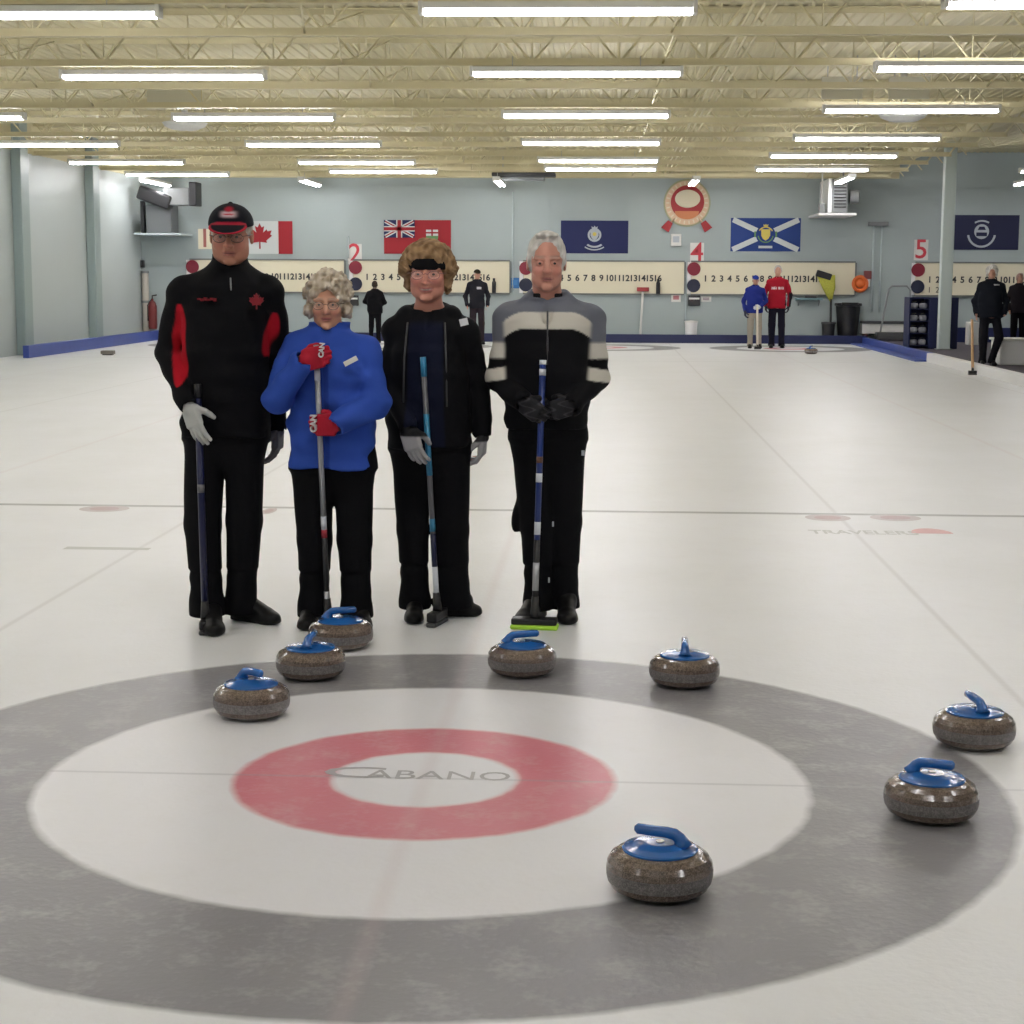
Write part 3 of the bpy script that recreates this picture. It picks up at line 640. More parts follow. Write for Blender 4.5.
q.lathe([(.0001, .25), (.10, .25), (.11, .3), (.11, .82), (.07, .93), (.03, .96), (.03, 1.0), (.0001, 1.0)], M_ext, c=(p.x, YW-.13, 0), n=20); q.build('cylinder', r)
q = MB((p.x, YW, 0)); q.tube([(p.x, YW-.13, 1.0), (p.x, YW-.13, 1.08), (p.x+.12, YW-.16, 1.1)], .018, M_black, n=8); q.tube([(p.x, YW-.13, 1.02), (p.x-.11, YW-.17, .85), (p.x-.10, YW-.2, .45)], .015, M_black, n=8); q.build('hose', r)
q = MB((p.x, YW, 0)); q.box((p.x, YW-.02, .6), (.06, .018, .3), M_black); q.build('wall_bracket', r)

# ---- heaters, shelves
def heater(x0, x1, ytop, ybot, Y, body, lab, flip=1):
    a, b = wp(x0, ytop, Y), wp(x1, ybot, Y); cx_ = (a.x+b.x)/2; hw = (b.x-a.x)/2; r = empty('unit_heater', (cx_, YW, b.z), lab, 'heater'); O = (cx_, YW, b.z); hh = (a.z-b.z)
    q = MB(O); q.bb((cx_-hw*.28, Y, b.z+.03), (cx_+hw*.55, YW-.25, a.z-.10), M_grey, .03); q.build('housing', r); q = MB(O); q.bb((cx_-hw*.50, Y-.03, b.z+.03), (cx_-hw*.285, YW-.3, a.z-.10), body, .02); q.build('side_panel', r)
    q = MB(O)
    for i in range(7): z = b.z+.16+i*(hh-.4)/7; q.box((cx_+hw*.14, Y-.013, z), (hw*.32, .010, .012), M_dgrey, rot=Matrix.Rotation(.5, 3, 'X'))
    q.build('louvre', r)
    q = MB(O); q.lathe([(.16, 0), (.16, .2), (.12, .22)], M_grey, c=(cx_+hw*.75, Y+.35, b.z+hh*.45), n=20, axis=(1, 0, 0)); q.build('motor', r)
    q = MB(O); q.bb((cx_-hw, Y-.1, b.z-.04), (cx_+hw, YW-.01, b.z+.02), M_white, .01); q.build('shelf', r)
    q = MB(O); q.bb((cx_-hw*.9, Y+.1, b.z+.02), (cx_-hw*.6, Y+.4, b.z+.25), M_grey, .02); q.build('control_box', r)
    q = MB(O); q.tube([(cx_-hw*.75, Y+.25, b.z+.25), (cx_-hw*.75, Y+.25, ZJ+.5)], .02, M_offw, n=8); q.tube([(cx_+hw*.4, Y+.4, a.z-.14), (cx_+hw*.4, Y+.4, ZJ+.5)], .02, M_grey, n=8); q.build('hanger_rod', r)
    return r
heater(819, 856, 174, 214, 36.0, M_white, 'white unit heater on a shelf high at the right of the back wall')
r = empty('unit_heater', (-9.9, YW, 2.75), 'black fan heater on a shelf high in the left corner', 'heater'); O = (-9.9, YW, 2.75)
a = wp(137, 234, 37.0); b = wp(184, 234, 37.0)
q = MB(O); q.bb((a.x, 36.7, a.z-.03), (b.x, YW-.01, a.z+.02), mat('shelf_pale', (.5, .58, .6), .5), .008); q.build('shelf', r)
q = MB(O); c = wp(157, 205, 37.0); q.bb((c.x-.3, 37.05, a.z+.02), (c.x+.33, YW-.1, a.z+.72), mat('heater_grey', (.15, .16, .165), .5), .03); q.bb((c.x-.42, 37.0, a.z+.02), (c.x-.34, 37.2, a.z+.8), M_black); q.build('housing', r)
q = MB(O); q.box((c.x-.02, 37.0, a.z+.88), (.42, .25, .17), M_black, rot=Matrix.Rotation(.35, 3, 'Y'), bev=.05); q.build('fan_cowl', r)
q = MB(O); d_ = wp(180, 196, 36.8); q.bb((d_.x-.42, 36.8, d_.z-.22), (d_.x+.22, 37.3, d_.z+.2), M_grey, .02); q.bb((d_.x+.24, 36.7, d_.z-.24), (d_.x+.42, 37.3, d_.z+.34), M_black, .02); q.build('duct', r)
# ceiling diffusers and panels
for x, y, lab in ((185, 124, 'round pale ceiling diffuser in the left half of the roof'), (903, 115, 'round pale ceiling diffuser at the right of the roof')):
    p = gr(x, y, 3.98); r = empty('ceiling_diffuser', p, lab, 'diffuser', 'round ceiling diffusers'); q = MB(p); q.lathe([(.0001, -.10), (.2, -.09), (.32, -.04), (.36, .02), (.2, .06), (.0001, .06)], M_offw, c=p, n=28); q.build('dome', r)
    q = MB(p); q.tube([p, p+Vector((0, 0, .6))], .05, M_offw, n=10); q.build('stem', r)
for x, y, lab in ((175, 99, 'pale flat panel under the roof at the left'), (842, 88, 'pale flat panel under the roof, left one of two at the right'), (909, 88, 'pale flat panel under the roof, right one of two at the right')):
    p = gr(x, y, 4.2); q = MB(p); q.box(p, (.42 if x < 200 else .28, .02, .15), mat('pale_panel', (.68, .66, .55), .5)); q.tube([p+Vector((-.2, 0, .14)), p+Vector((-.2, 0, .44))], .008, M_steel, n=5); q.tube([p+Vector((.2, 0, .14)), p+Vector((.2, 0, .44))], .008, M_steel, n=5)
    tag(q.build('ceiling_panel'), lab, 'panel', 'pale panels hanging under the roof')
p = wp(524, 175, 36.0); q = MB(p); q.box(p, (.75, .3, .045), M_dgrey, bev=.02); q.box(p+Vector((0, 0, -.09)), (.5, .22, .04), M_grey, bev=.02)
for s in (-.5, .5): q.tube([p+Vector((s, 0, .04)), p+Vector((s, 0, .5))], .012, M_steel, n=6)
tag(q.build('ceiling_fan_unit'), 'flat dark unit under the roof near the middle of the back wall', 'heater')

# ---- things standing along the back
def on_back(x): return wp(x, 335, 37.6).x
xb = wp(847.5, 320, 37.65); r = empty('dustbin', (xb.x, 37.6, 0), 'black wheeled rubbish bin by the back wall', 'bin'); O = (xb.x, 37.6, 0)
q = MB(O)
for i in range(1): q.lathe([(.22, .03), (.225, .06), (.30, .92), (.0001, .92)], M_black, c=O, n=4)
q.build('tub', r); q = MB(O); q.box((xb.x, 37.6, .96), (.30, .27, .035), M_black, bev=.02); q.build('lid', r)
for s in (-1, 1): q = MB(O); q.lathe([(.0001, 0), (.08, 0), (.08, .05), (.0001, .05)], M_dgrey, c=(xb.x+s*.24-.02, 37.75, .08), n=16, axis=(1, 0, 0)); q.build('wheel', r)
q = MB(O); q.tube([(xb.x-.2, 37.32, .97), (xb.x-.2, 37.28, 1.0), (xb.x+.2, 37.28, 1.0), (xb.x+.2, 37.32, .97)], .014, M_black, n=8); q.build('handle', r)
# mop with yellow head up, standing in a black bucket
p0 = wp(830.5, 330, 37.5); p1 = wp(831, 296, 37.6); p2 = wp(827, 276, 37.6); O = (p0.x, 37.5, 0); r = empty('sweeper', O, 'long-handled sweeper with yellow-green cloth head leaning by the black bin', 'sweeper')
q = MB(O); q.tube([(p0.x, 37.5, .15), (p1.x, 37.6, p1.z)], .028, M_black, n=8); q.build('handle', r)
q = MB(O); M_yel = mat('yellow_cloth', (.42, .42, .06), .8, noise=.3, nscale=30)
for i in range(9): a_ = -.5+i*.12; q.tube([(p1.x, 37.6, p1.z-.15), (p1.x-.06+a_*.25, 37.56, p1.z+.2), (p2.x-.02+a_*.4, 37.6, p2.z+.02)], [.02, .04, .035], M_yel, n=7)
q.build('cloth_head', r)
q = MB(O); q.box((p2.x-.08, 37.6, p2.z+.02), (.19, .06, .08), M_black, rot=Matrix.Rotation(.3, 3, 'Y'), bev=.02); q.build('clamp', r)
pb = wp(829, 325, 37.5); O = (pb.x, 37.6, 0); r = empty('bucket', O, 'black bucket holding the yellow-headed sweeper', 'bucket'); q = MB(O); q.lathe([(.13, 0), (.17, .5), (.165, .5), (.12, .02), (.0001, .02)], M_black, c=(pb.x, 37.6, 0), n=20); q.build('tub', r)
q = MB(O); q.lathe([(.172, .48), (.182, .49), (.182, .52), (.17, .53)], M_dgrey, c=(pb.x, 37.6, 0), n=20); q.build('rim', r)
# shelf with a teal thing
p = wp(808, 299); O = (p.x, YW, p.z); r = empty('wall_shelf', O, 'small teal wall shelf left of the yellow-headed sweeper', 'shelf'); q = MB(O); q.box((p.x, YW-.14, p.z), (.33, .13, .025), mat('teal_shelf', (.14, .24, .25), .5)); q.build('board', r)
for s in (-1, 1): q = MB(O); q.prism([(0, 0), (.2, 0), (0, -.15)], ((p.x+s*.25, YW-.002, p.z-.025), (0, -1, 0), (0, 0, 1), (1, 0, 0)), .02, M_grey); q.build('bracket', r)
q = MB((p.x, YW, p.z+.03)); q.box((p.x+.05, YW-.14, p.z+.055), (.14, .07, .028), M_dgrey, bev=.01); tag(q.build('tool'), 'dark tool lying on the small teal wall shelf', 'tool')
# orange coil on the wall
p = wp(859.5, 283); O = (p.x, YW, p.z); r = empty('hose_reel', O, 'orange coil hanging on the wall right of the sheet 4 board', 'coil'); q = MB(O); M_or = mat('orange_cord', (.75, .16, .03), .5)
for k in range(5):
    rr = .13+.014*k; q.tube([(p.x+math.cos(2*PI*i/20)*rr, YW-.1-.02*(k % 3), p.z-.02+math.sin(2*PI*i/20)*rr*1.05) for i in range(21)], .022, M_or, n=7, cap=False)
q.ball((p.x, YW-.1, p.z), (.12, .05, .12), M_or); q.build('cord', r)
q = MB(O); q.box((p.x+.18, YW-.08, p.z+.2), (.09, .06, .1), mat('maroon_bracket', (.2, .05, .05), .5), bev=.01); q.box((p.x+.2, YW-.08, p.z), (.04, .05, .09), M_offw, bev=.01); q.build('bracket', r)
# metal U frame (ice scraper) and low bench
a, b, c, d_ = wp(880, 322, 37.3), wp(890, 286, 37.5), wp(909, 286, 37.5), wp(911, 325, 37.3); O = (a.x, 37.4, .1); r = empty('push_frame', O, 'grey metal push handle frame standing left of the stone rack', 'frame')
q = MB(O); q.tube([(a.x, 37.2, .3), (a.x+.05, 37.25, .55), (b.x-.03, 37.5, b.z-.08), (b.x+.05, 37.5, b.z), (c.x-.05, 37.5, c.z), (c.x+.04, 37.5, c.z-.1), (d_.x, 37.25, .3)], .024, M_grey, n=9); q.build('handle', r)
q = MB(O); q.bb((a.x-.1, 37.0, .12), (d_.x+.05, 37.4, .3), M_dgrey, .02); q.build('blade_box', r)
p0 = wp(861, 322, 37.7); p1 = wp(905, 322, 37.7); O = (p0.x, 37.6, 0); r = empty('bench', O, 'low pale bench with dark top along the back wall left of the stone rack', 'bench')
q = MB(O); q.bb((p0.x, 37.45, .50), (p1.x, YW-.01, .56), M_dgrey, .01); q.build('seat', r); q = MB(O); q.bb((p0.x, 37.5, .25), (p1.x, YW-.02, .50), M_offw, .01); q.build('front_panel', r)
for x in (p0.x+.1, p1.x-.1): q = MB(O); q.bb((x-.04, 37.5, 0 if x < 7 else .1), (x+.04, YW-.03, .25), mat('brown_wood', (.12, .05, .04), .6)); q.build('leg', r)
# white cleaning pole with red top
p0 = wp(640, 334, 37.5); p1 = wp(643, 291, 37.7); O = (p0.x, 37.5, 0); r = empty('brush', O, 'white long-handled brush with a red head up, leaning on the back wall', 'brush'); q = MB(O); q.tube([(p0.x, 37.7, 0), (p1.x, YW-.08, p1.z)], .03, M_offw, n=8); q.build('handle', r)
q = MB(O); q.box((p1.x, YW-.09, p1.z+.04), (.15, .05, .05), mat('brush_red', (.34, .04, .04), .6), bev=.01); q.build('head', r)
p0 = wp(658, 292, 37.8); r = empty('bottle', (p0.x, YW-.06, 1.20), 'small black object standing at the lower edge of the sheet 3 board', 'object', 'black objects on the board edges'); 
q = MB((p0.x, YW-.11, 1.20)); q.lathe([(.05, 0), (.05, .26), (.03, .30), (.03, .36), (.0001, .36)], M_black, c=(p0.x, YW-.13, 1.20), n=14); o = q.build('body', r, loc=(0, -.05, 0))
p0b = wp(494, 292, 37.8); r2 = copy_tree(r); r2.location = (p0b.x, YW-.06, 1.20); tag(r2, 'small black object standing at the lower edge of the sheet 2 board', 'object', 'black objects on the board edges')
p = wp(691, 330, 37.6); O = (p.x, 37.6, 0); r = empty('pail', O, 'white pail on the floor below the board of sheet 4', 'pail'); q = MB(O); q.lathe([(.13, 0), (.16, .52), (.155, .52), (.12, .03), (.0001, .03)], M_white, c=O, n=20); q.build('tub', r)
q = MB(O); q.lathe([(.163, .5), (.17, .5), (.17, .53), (.0001, .55)], M_offw, c=O, n=20); q.build('lid', r)
# small brown block on the ice at left
g = gr(108, 355); q = MB((g.x, g.y, 0)); q.bb((g.x-.13, g.y-.08, .02), (g.x+.13, g.y+.08, .09), mat('hack_brown', (.2, .18, .15), .7), .01); q.bb((g.x-.1, g.y-.06, 0), (g.x+.1, g.y+.06, .02), M_black)
tag(q.build('foot_hack'), 'small brown block on the ice beside the left blue board', 'hack')

# ---- stone rack with rows of shoes / grips
RX = at(908, 348, 32.3).x; O = (RX, 32.3, .1); r = empty('storage_rack', O, 'dark blue rack with four shelves of pale items, left of the post', 'rack'); X0, X1, Ya, Yb_, Z1 = RX, at(957, 348, 32.3).x, 32.3, 32.95, 1.2
q = MB(O); q.bb((X0+.42, Ya, .1), (X1, Yb_, Z1), M_navy, .01); q.bb((X0, Yb_-.03, .1), (X0+.42, Yb_, Z1), M_navy); q.bb((X0, Ya, Z1-.03), (X0+.42, Yb_, Z1), M_navy); q.bb((X0, Ya, .1), (X0+.03, Yb_, Z1-.03), M_navy); q.build('carcass', r)
for k in range(4): q = MB(O); q.bb((X0+.03, Ya+.02, .16+.26*k), (X0+.42, Yb_-.03, .18+.26*k), M_navy); q.build('shelf', r)
first_p = None
for k in range(4):
    for i in range(2):
        lab = '%s pale bundle on the %s shelf of the blue rack' % (('left', 'right')[i], ('bottom', 'second lowest', 'second highest', 'top')[k])
        if first_p is None:
            first_p = empty('bundle', (0, 0, 0)); q = MB(); q.lathe([(.06, 0), (.085, .03), (.09, .07), (.075, .11), (.0001, .12)], mat('bundle_grey', (.36, .37, .42), .6, noise=.3, nscale=25), n=16); q.build('body', first_p)
            q = MB(); q.tube([(-.06, 0, .1), (-.03, 0, .15), (.05, 0, .15)], .012, M_dgrey, n=7); q.build('grip', first_p); o = first_p
        else: o = copy_tree(first_p)
        o.location = (X0+.125+.19*i, Ya+.14, .181+.26*k); tag(o, lab, 'bundle', 'pale bundles in the blue rack')
# white bench block at the right edge, grey box behind
q = MB((8.6, 26, .1)); q.bb((7.52, 25.35, .1), (10.2, 26.1, .52), M_white, .02); q.bb((7.49, 25.32, .52), (10.25, 26.15, .56), M_offw, .01)
tag(q.build('white_platform'), 'long white block on the walkway at the right edge', 'platform')
q = MB((9.4, 33.6, .1)); q.bb((8.9, 34.6, .1), (9.12, 35.0, .62), M_offw, .01); tag(q.build('carton'), 'pale upright carton between the post and the person in black', 'carton')
q = MB((9.3, 36, .1)); q.bb((8.95, 36.3, .1), (13.2, 36.45, .45), M_navy, .01); tag(q.build('low_board'), 'low navy board along the far end right of the post', 'board')

# ================================================================== PEOPLE
M_skin = colmat('skin', .5, .4); M_cloth = colmat('cloth', .8, .12, bump=.35, bscale=260); M_hair = colmat('hair', .75, .25, bump=.6, bscale=170)
M_shoe = colmat('shoe_leather', .42, .22); M_glove = colmat('glove_cloth', .7, .3, bump=.3, bscale=300)
M_eyew = mat('eye_white', (.30, .26, .24), .3); M_iris = mat('iris', (.05, .045, .04), .2); M_wire = mat('spectacle_wire', (.25, .2, .16), .25, metal=.7)
M_lens = bpy.data.materials.new('spectacle_lens'); M_lens.use_nodes = True; _n = M_lens.node_tree; _b = _n.nodes['Principled BSDF']; _b.inputs['Alpha'].default_value = .10; _b.inputs['Roughness'].default_value = .05; _b.inputs['Base Color'].default_value = (.9, .9, .9, 1)
BLK = (.0048, .0048, .0062)
def lerp(a, b, t): return a+(b-a)*t
def rotm(yaw=0, pitch=0, roll=0): return Matrix.Rotation(R(yaw), 3, 'Z') @ Matrix.Rotation(R(pitch), 3, 'X') @ Matrix.Rotation(R(roll), 3, 'Y')
def solid(c): return lambda P: np.tile(np.array(c, np.float32), (len(P), 1))
def sst(a, b, x): t = np.clip((x-a)/(b-a), 0, 1); return t*t*(3-2*t)
def blend(C, m, c): return C*(1-m[:, None])+np.array(c, np.float32)[None, :]*m[:, None]

def headprims(F, o, Rm, s=1., jaw=1., wide=1., k=.014, smile=0., nose=1., fine=True):
    H = lambda x, y, z: o+Rm @ Vector((x*wide*s, y*s, z*s))
    E_ = lambda c, r, kk=k, op='u': F.ell(H(*c), (r[0]*s*wide, r[1]*s, r[2]*s), Rm, kk*s, op)
    E_((0, .014, .032), (.0755, .095, .086)); E_((0, -.030, -.030), (.0625*jaw, .062, .085)); E_((0, -.040, -.076), (.050*jaw, .046, .036))
    if not fine:
        F.cap(H(0, -.088, .0), H(0, -.110, -.034), .010*s, .014*s, .008*s); E_((-.078, .008, -.008), (.012, .02, .03)); E_((.078, .008, -.008), (.012, .02, .03)); return H
    for q in (-1, 1):
        E_((q*.038, -.066, -.030+.006*smile), (.023+.003*smile, .022+.004*smile, .022)); E_((q*.046*jaw, -.02, -.068), (.014, .028, .022), .02)
        F.cap(H(q*.014, -.0865, .021), H(q*.050, -.074, .019), .0095*s, .008*s, .012*s)
        E_((q*.031, -.101, .001), (.0185, .0165, .0125), .010, 'd')
        E_((q*.031, -.0795, -.001), (.0165, .0135, .0125), .003)
        E_((q*.0775, .012, -.006), (.009, .019, .032), .006); E_((q*.083, .006, -.004), (.0045, .009, .018), .004, 'd')
    for q in (-1, 1): E_((q*.031, -.0965, -.0005), (.0135, .0085, .0042), .002, 'd')
    F.cap(H(0, -.090, .014), H(0, -.110*1.0, -.030), .0085*s, .0135*nose*s, .009*s)
    for q in (-1, 1): E_((q*.0125*nose, -.1005, -.034), (.0085, .0095, .0075), .005)
    E_((0, -.092, -.049), (.017, .010, .010), .010)
    pts = [(-.026, -.078, -.062+.006*smile), (-.013, -.0905, -.0615), (0, -.0935, -.0625), (.013, -.0905, -.0615), (.026, -.078, -.062+.006*smile)]
    for dz, r in ((.0035, .0048), (-.0062, .0055)):
        for a, b in zip(pts[:-1], pts[1:]): F.cap(H(a[0], a[1], a[2]+dz), H(b[0], b[1], b[2]+dz), r*s*(.6 if abs(a[0]) > .02 else 1), r*s*(.6 if abs(b[0]) > .02 else 1), .004*s)
    for a, b in zip(pts[:-1], pts[1:]): F.cap(H(a[0], a[1]-.006, a[2]-.001), H(b[0], b[1]-.006, b[2]-.001), .0022*s, .0022*s, .003*s, 'd')
    E_((0, -.082, -.098), (.021, .018, .015), .014)
    return H
def facecolor(P, o, Rm, s, skin, lips, brow, cheek, wide=1., smile=0.):
    Q = (P-np.array(o)) @ np.array(Rm); Q = Q/s; Q[:, 0] /= wide; x, y, z = Q.T; C = np.tile(np.array(skin, np.float32), (len(P), 1)); front = sst(-.03, -.06, y)
    for q in (-1, 1):
        C = blend(C, np.exp(-(((x-q*.040)/.022)**2+((z+.032)/.022)**2))*.55*front, cheek)
        C = blend(C, np.exp(-(((x-q*.031)/.021)**4+((z-.024)/.0065)**4))*.75*front, brow)
        C = blend(C, np.exp(-(((x-q*.031)/.0165)**4+((z-.0105)/.0035)**4))*.45*front, (skin[0]*.45, skin[1]*.35, skin[2]*.32))
    C = blend(C, np.exp(-((x/.014)**2+((z+.032)/.014)**2))*.5*front, cheek)
    zc = -.064+smile*7.*x*x; C = blend(C, np.exp(-((x/(.024+.004*smile))**4+((z-zc)/.0095)**4))*.85*front, lips)
    C = blend(C, np.exp(-((x/(.022+.004*smile))**4+((z-zc)/(.0022+.0024*smile))**4))*.85*front, (.09, .02, .02))
    if smile > .6: C = blend(C, np.exp(-((x/.020)**4+((z-zc-.001)/.0024)**4))*.8*front, (.55, .47, .42))
    return C
def eyes(o, Rm, s, wide, par):
    for q in (-1, 1):
        m = MB(); c = o+Rm @ Vector((q*.031*s*wide, -.0808*s, -.0005*s)); m.ball(c, .0108*s, M_eyew, 16, 12)
        m.ball(c+Rm @ Vector((0, -.0070*s, 0)), (.0066*s, .0048*s, .0066*s), M_iris, 12, 8, rot=Rm); m.build('eye', par)
def glasses(o, Rm, s, wide, par, mm, rx=.024, rz=.017):
    H = lambda x, y, z: o+Rm @ Vector((x*wide*s, y*s, z*s)); m = MB()
    for q in (-1, 1):
        m.tube([H(q*.033+math.cos(2*PI*i/20)*rx, -.106+abs(math.cos(2*PI*i/20)*rx*.2+q*0), -.004+math.sin(2*PI*i/20)*rz) for i in range(21)], .0014, mm, n=6, cap=False)
        m.tube([H(q*.057, -.102, .004), H(q*.077, -.06, .004), H(q*.081, .01, .002)], .0014, mm, n=6)
    m.tube([H(-.009, -.107, 0), H(0, -.110, .003), H(.009, -.107, 0)], .0014, mm, n=6); g = m.build('glasses', par)
    m = MB()
    for q in (-1, 1): m.add([H(q*.033+math.cos(2*PI*i/16)*rx*.95, -.1055, -.004+math.sin(2*PI*i/16)*rz*.95) for i in range(16)], [tuple(range(16))], M_lens)
    m.build('lenses', g)

def handprims(F, w, D, N, T, s=1., curl=(.5, .6, .5), rad=1., thumb=.5, k=.005, spread=.0):
    """w wrist, D wrist->fingers, N palm normal, T thumb side"""
    D, N, T = [Vector(v).normalized() for v in (D, N, T)]; N = (N-D*N.dot(D)).normalized(); T = (T-D*T.dot(D)-N*T.dot(N)).normalized()
    Rm = Matrix((T, D, N)).transposed()
    F.cap(w-D*.012*s, w+D*.015*s, .022*s*rad, .026*s*rad, .012); F.rbox(w+D*.050*s, (.040*s*rad, .047*s, .0145*s*rad), .012*s, Rm, .012)
    for i, (off, L, b) in enumerate(((.031, .92, 0), (.0105, 1.0, .003), (-.010, .94, 0), (-.030, .75, -.006))):
        p = w+D*(.090+b)*s+T*off*s; d = (D+T*off*spread*8).normalized(); ang = 0; r = (.0098 if i < 3 else .0085)*s*rad
        q0 = w+D*.06*s+T*off*s; F.cap(q0, p, r*1.05, r*1.05, .006)
        for j, (l, c) in enumerate(zip((.043, .027, .021), curl)):
            ang += c; d2 = (d*math.cos(ang)+N*math.sin(ang)); e = p+d2*l*L*s; F.cap(p, e, r*(1-.07*j), r*(1-.07*(j+1)), k*.6); p = e
    b0 = w+D*.020*s+T*.028*s+N*.004*s; d1 = (D*.75+T*.75+N*thumb).normalized(); b1 = b0+d1*.042*s; d2 = (D*.9+T*.1+N*(thumb+.35)).normalized(); b2 = b1+d2*.030*s; b3 = b2+(D*.85-T*.15+N*(thumb+.4)).normalized()*.024*s
    F.cap(b0, b1, .0155*s*rad, .0125*s*rad, .010); F.cap(b1, b2, .0125*s*rad, .0115*s*rad, .004); F.cap(b2, b3, .0115*s*rad, .0095*s*rad, .004)

def shoeprims(F, heel, toe, s=1.):
    heel, toe = Vector(heel), Vector(toe); d = (toe-heel); L = d.length; d.normalize(); z = Vector((0, 0, 1)); w = d.cross(z)
    Rm = Matrix((w, d, z)).transposed(); c = (heel+toe)/2
    F.rbox(heel+d*L*.30+z*.014, (.034*s, L*.30, .014), .008, Rm, .012); F.ell(toe-d*L*.27+z*.016, (.047*s, L*.27, .018), Rm, .012)
    F.cap(heel+d*.038+z*.05, heel+d*.055+z*.10, .039*s, .048*s, .02); F.cap(heel+d*.085+z*.072, toe-d*.085+z*.042, .046*s, .036*s, .025); F.ell(toe-d*.065+z*.034, (.042*s, .062, .028*s), Rm, .02)
    F.plane(z=.0, above=False)

def person(label, org, J, o):
    """org ground point; J joints in world space; o options"""
    O = Vector(org); r = empty('person', O, label, 'person', rz=0); r['category'] = 'person'
    J = {k: (Vector(v)-O if isinstance(v, Vector) else v) for k, v in J.items()}
    res = o.get('res', 1.); hs = o.get('hs', 1.); Rm = rotm(*o.get('hrot', (0, 0, 0))); hc = J['head']; wd_ = o.get('wide', 1.); jaw = o.get('jaw', 1.); fine = res < 1.6
    # ---------------- body
    allp = [v for v in J.values() if isinstance(v, Vector)]; lo = [min(p[i] for p in allp)-.16 for i in range(3)]; hi = [max(p[i] for p in allp)+.18 for i in range(3)]
    fr = (.0035 if fine else .0042*res); cr = .016*res
    F = Field(grid(lo[0], hi[0], cr, (hc.x-.10, hc.x+.10), fr), grid(lo[1], hi[1], cr, (hc.y-.13, hc.y+.13), fr), grid(-.01, hi[2], cr, (hc.z-.20, hc.z+.14), fr))
    bs = o.get('bs', 1.); nb = J['neck']; st = [(z, cx, cy, a-.045, b-.04) for z, cx, cy, a, b in o['torso']]
    F.loft(st, .04); hz = o['torso'][0][0]
    F.cap(nb+Vector((0, .01, -.03)), hc+Rm @ Vector((0, .022*hs, -.065*hs)), .060*hs*o.get('neckw', 1), .054*hs*o.get('neckw', 1), .03)
    for q in 'LR':
        F.cap(J['sh'+q], J['el'+q], .045, .038, .03); F.cap(J['el'+q], J['wr'+q], .038, .026, .02)
        F.cap(J['hip'+q], J['kn'+q], .062*bs, .048*bs, .02); F.cap(J['kn'+q], J['an'+q], .046*bs, .034*bs, .02); F.cap(J['an'+q]-Vector((0, 0, .03)), J['toe'+q]+Vector((0, 0, .030))-(J['toe'+q]-J['heel'+q]).normalized()*.09, .026*bs, .016*bs, .01)
        F.cap(nb, J['sh'+q], .045, .045, .04)
        handprims(F, J['wr'+q], *o['hand'+q], s=.93, rad=.72, **o.get('grip'+q, {}))
    F.cap(J['hipL']+Vector((0, 0, .03)), J['hipR']+Vector((0, 0, .03)), .065*bs, .065*bs, .03)
    headprims(F, hc, Rm, hs, jaw, wd_, smile=o.get('smile', 0), nose=o.get('nose', 1), fine=fine)
    sk = o.get('skin', (.50, .27, .19)); 
    dye = lambda P: facecolor(P, hc, Rm, hs, sk, o.get('lips', (.36, .12, .11)), o.get('brow', (.2, .13, .1)), o.get('cheek', (.56, .20, .15)), wd_, o.get('smile', 0)) if fine else np.tile(np.array(sk, np.float32), (len(P), 1))
    F.mesh('body', M_skin, r, dye)
    if fine: eyes(hc, Rm, hs, wd_, r)
    # ---------------- trousers
    rs = .009*res; hem = o.get('hem', .055)-.022*bs; L = o['legs']
    ys = [J[k+q].y for k in ('hip', 'kn', 'an') for q in 'LR']; xs_ = [J[k+q].x for k in ('hip', 'kn', 'an') for q in 'LR']
    F = Field(grid(min(xs_)-.17, max(xs_)+.17, rs), grid(min(ys)-.17, max(ys)+.17, rs), grid(hem-.03, J['hipL'].z+.22, rs))
    for q in 'LR':
        g = L[q]; F.cap(J['hip'+q], J['kn'+q], g[0], g[1], .012); F.cap(J['kn'+q], J['an'+q], g[1], g[2], .02)
        F.cap(J['an'+q], J['an'+q]-Vector((0, 0, .12)), g[2], g[2]*1.03, .01)
    t0 = o['torso'][0]; hm = (J['hipL']+J['hipR'])/2; F.ell((t0[1], (t0[2]+hm.y)/2, hm.z+.05), (t0[3]*o.get('pw', .93), t0[4]*o.get('pd', .84), .19), None, .05)
    F.cap(hm+Vector((0, 0, -.02)), hm-Vector((0, 0, o.get('crotch', .10))), .07*bs, .045*bs, .05)
    F.loft([(hm.z+.02, t0[1], t0[2], t0[3]*.88, t0[4]*o.get('pd', .84)), (hm.z+.2, t0[1], t0[2], t0[3]*.88, t0[4]*o.get('pd', .84))], .05)
    for e in o.get('legextra', []): F.ell(*e)
    F.fold(.0055, 16, 3, stretch=(1, 1, .5)); F.fold(.004, 38, 5, hem-.1, hem+.22, (.4, .4, 1.3)); F.plane(z=hem, above=False); F.plane(z=J['hipL'].z+.16)
    F.mesh('trousers', M_cloth, r, solid(o.get('trouser', BLK)))
    # ---------------- jacket
    rs = .0075*res; T_ = o['torso']; A = o['arms']; aj = [J[k+q] for k in ('sh', 'el', 'wr') for q in 'LR']
    F = Field(grid(min(p.x for p in aj)-.13, max(p.x for p in aj)+.13, rs), grid(min(min(p.y for p in aj), T_[2][2]-.2)-.12, max(max(p.y for p in aj), T_[2][2]+.2)+.12, rs), grid(min(T_[0][0], min(p.z for p in aj)-.03)-.03, hc.z+.02, rs))
    F.loft(T_, .03); sr = A['sr']
    for q in 'LR': F.cap(nb+Vector((0, .01, -.02)), J['sh'+q], .062, sr, .05)
    F.ell(nb+Vector((0, .0, -.12)), (.15, .115, .14), None, .05)
    F.fold(o.get('jfold', .0065), 17, 9, stretch=(1, 1, .6))
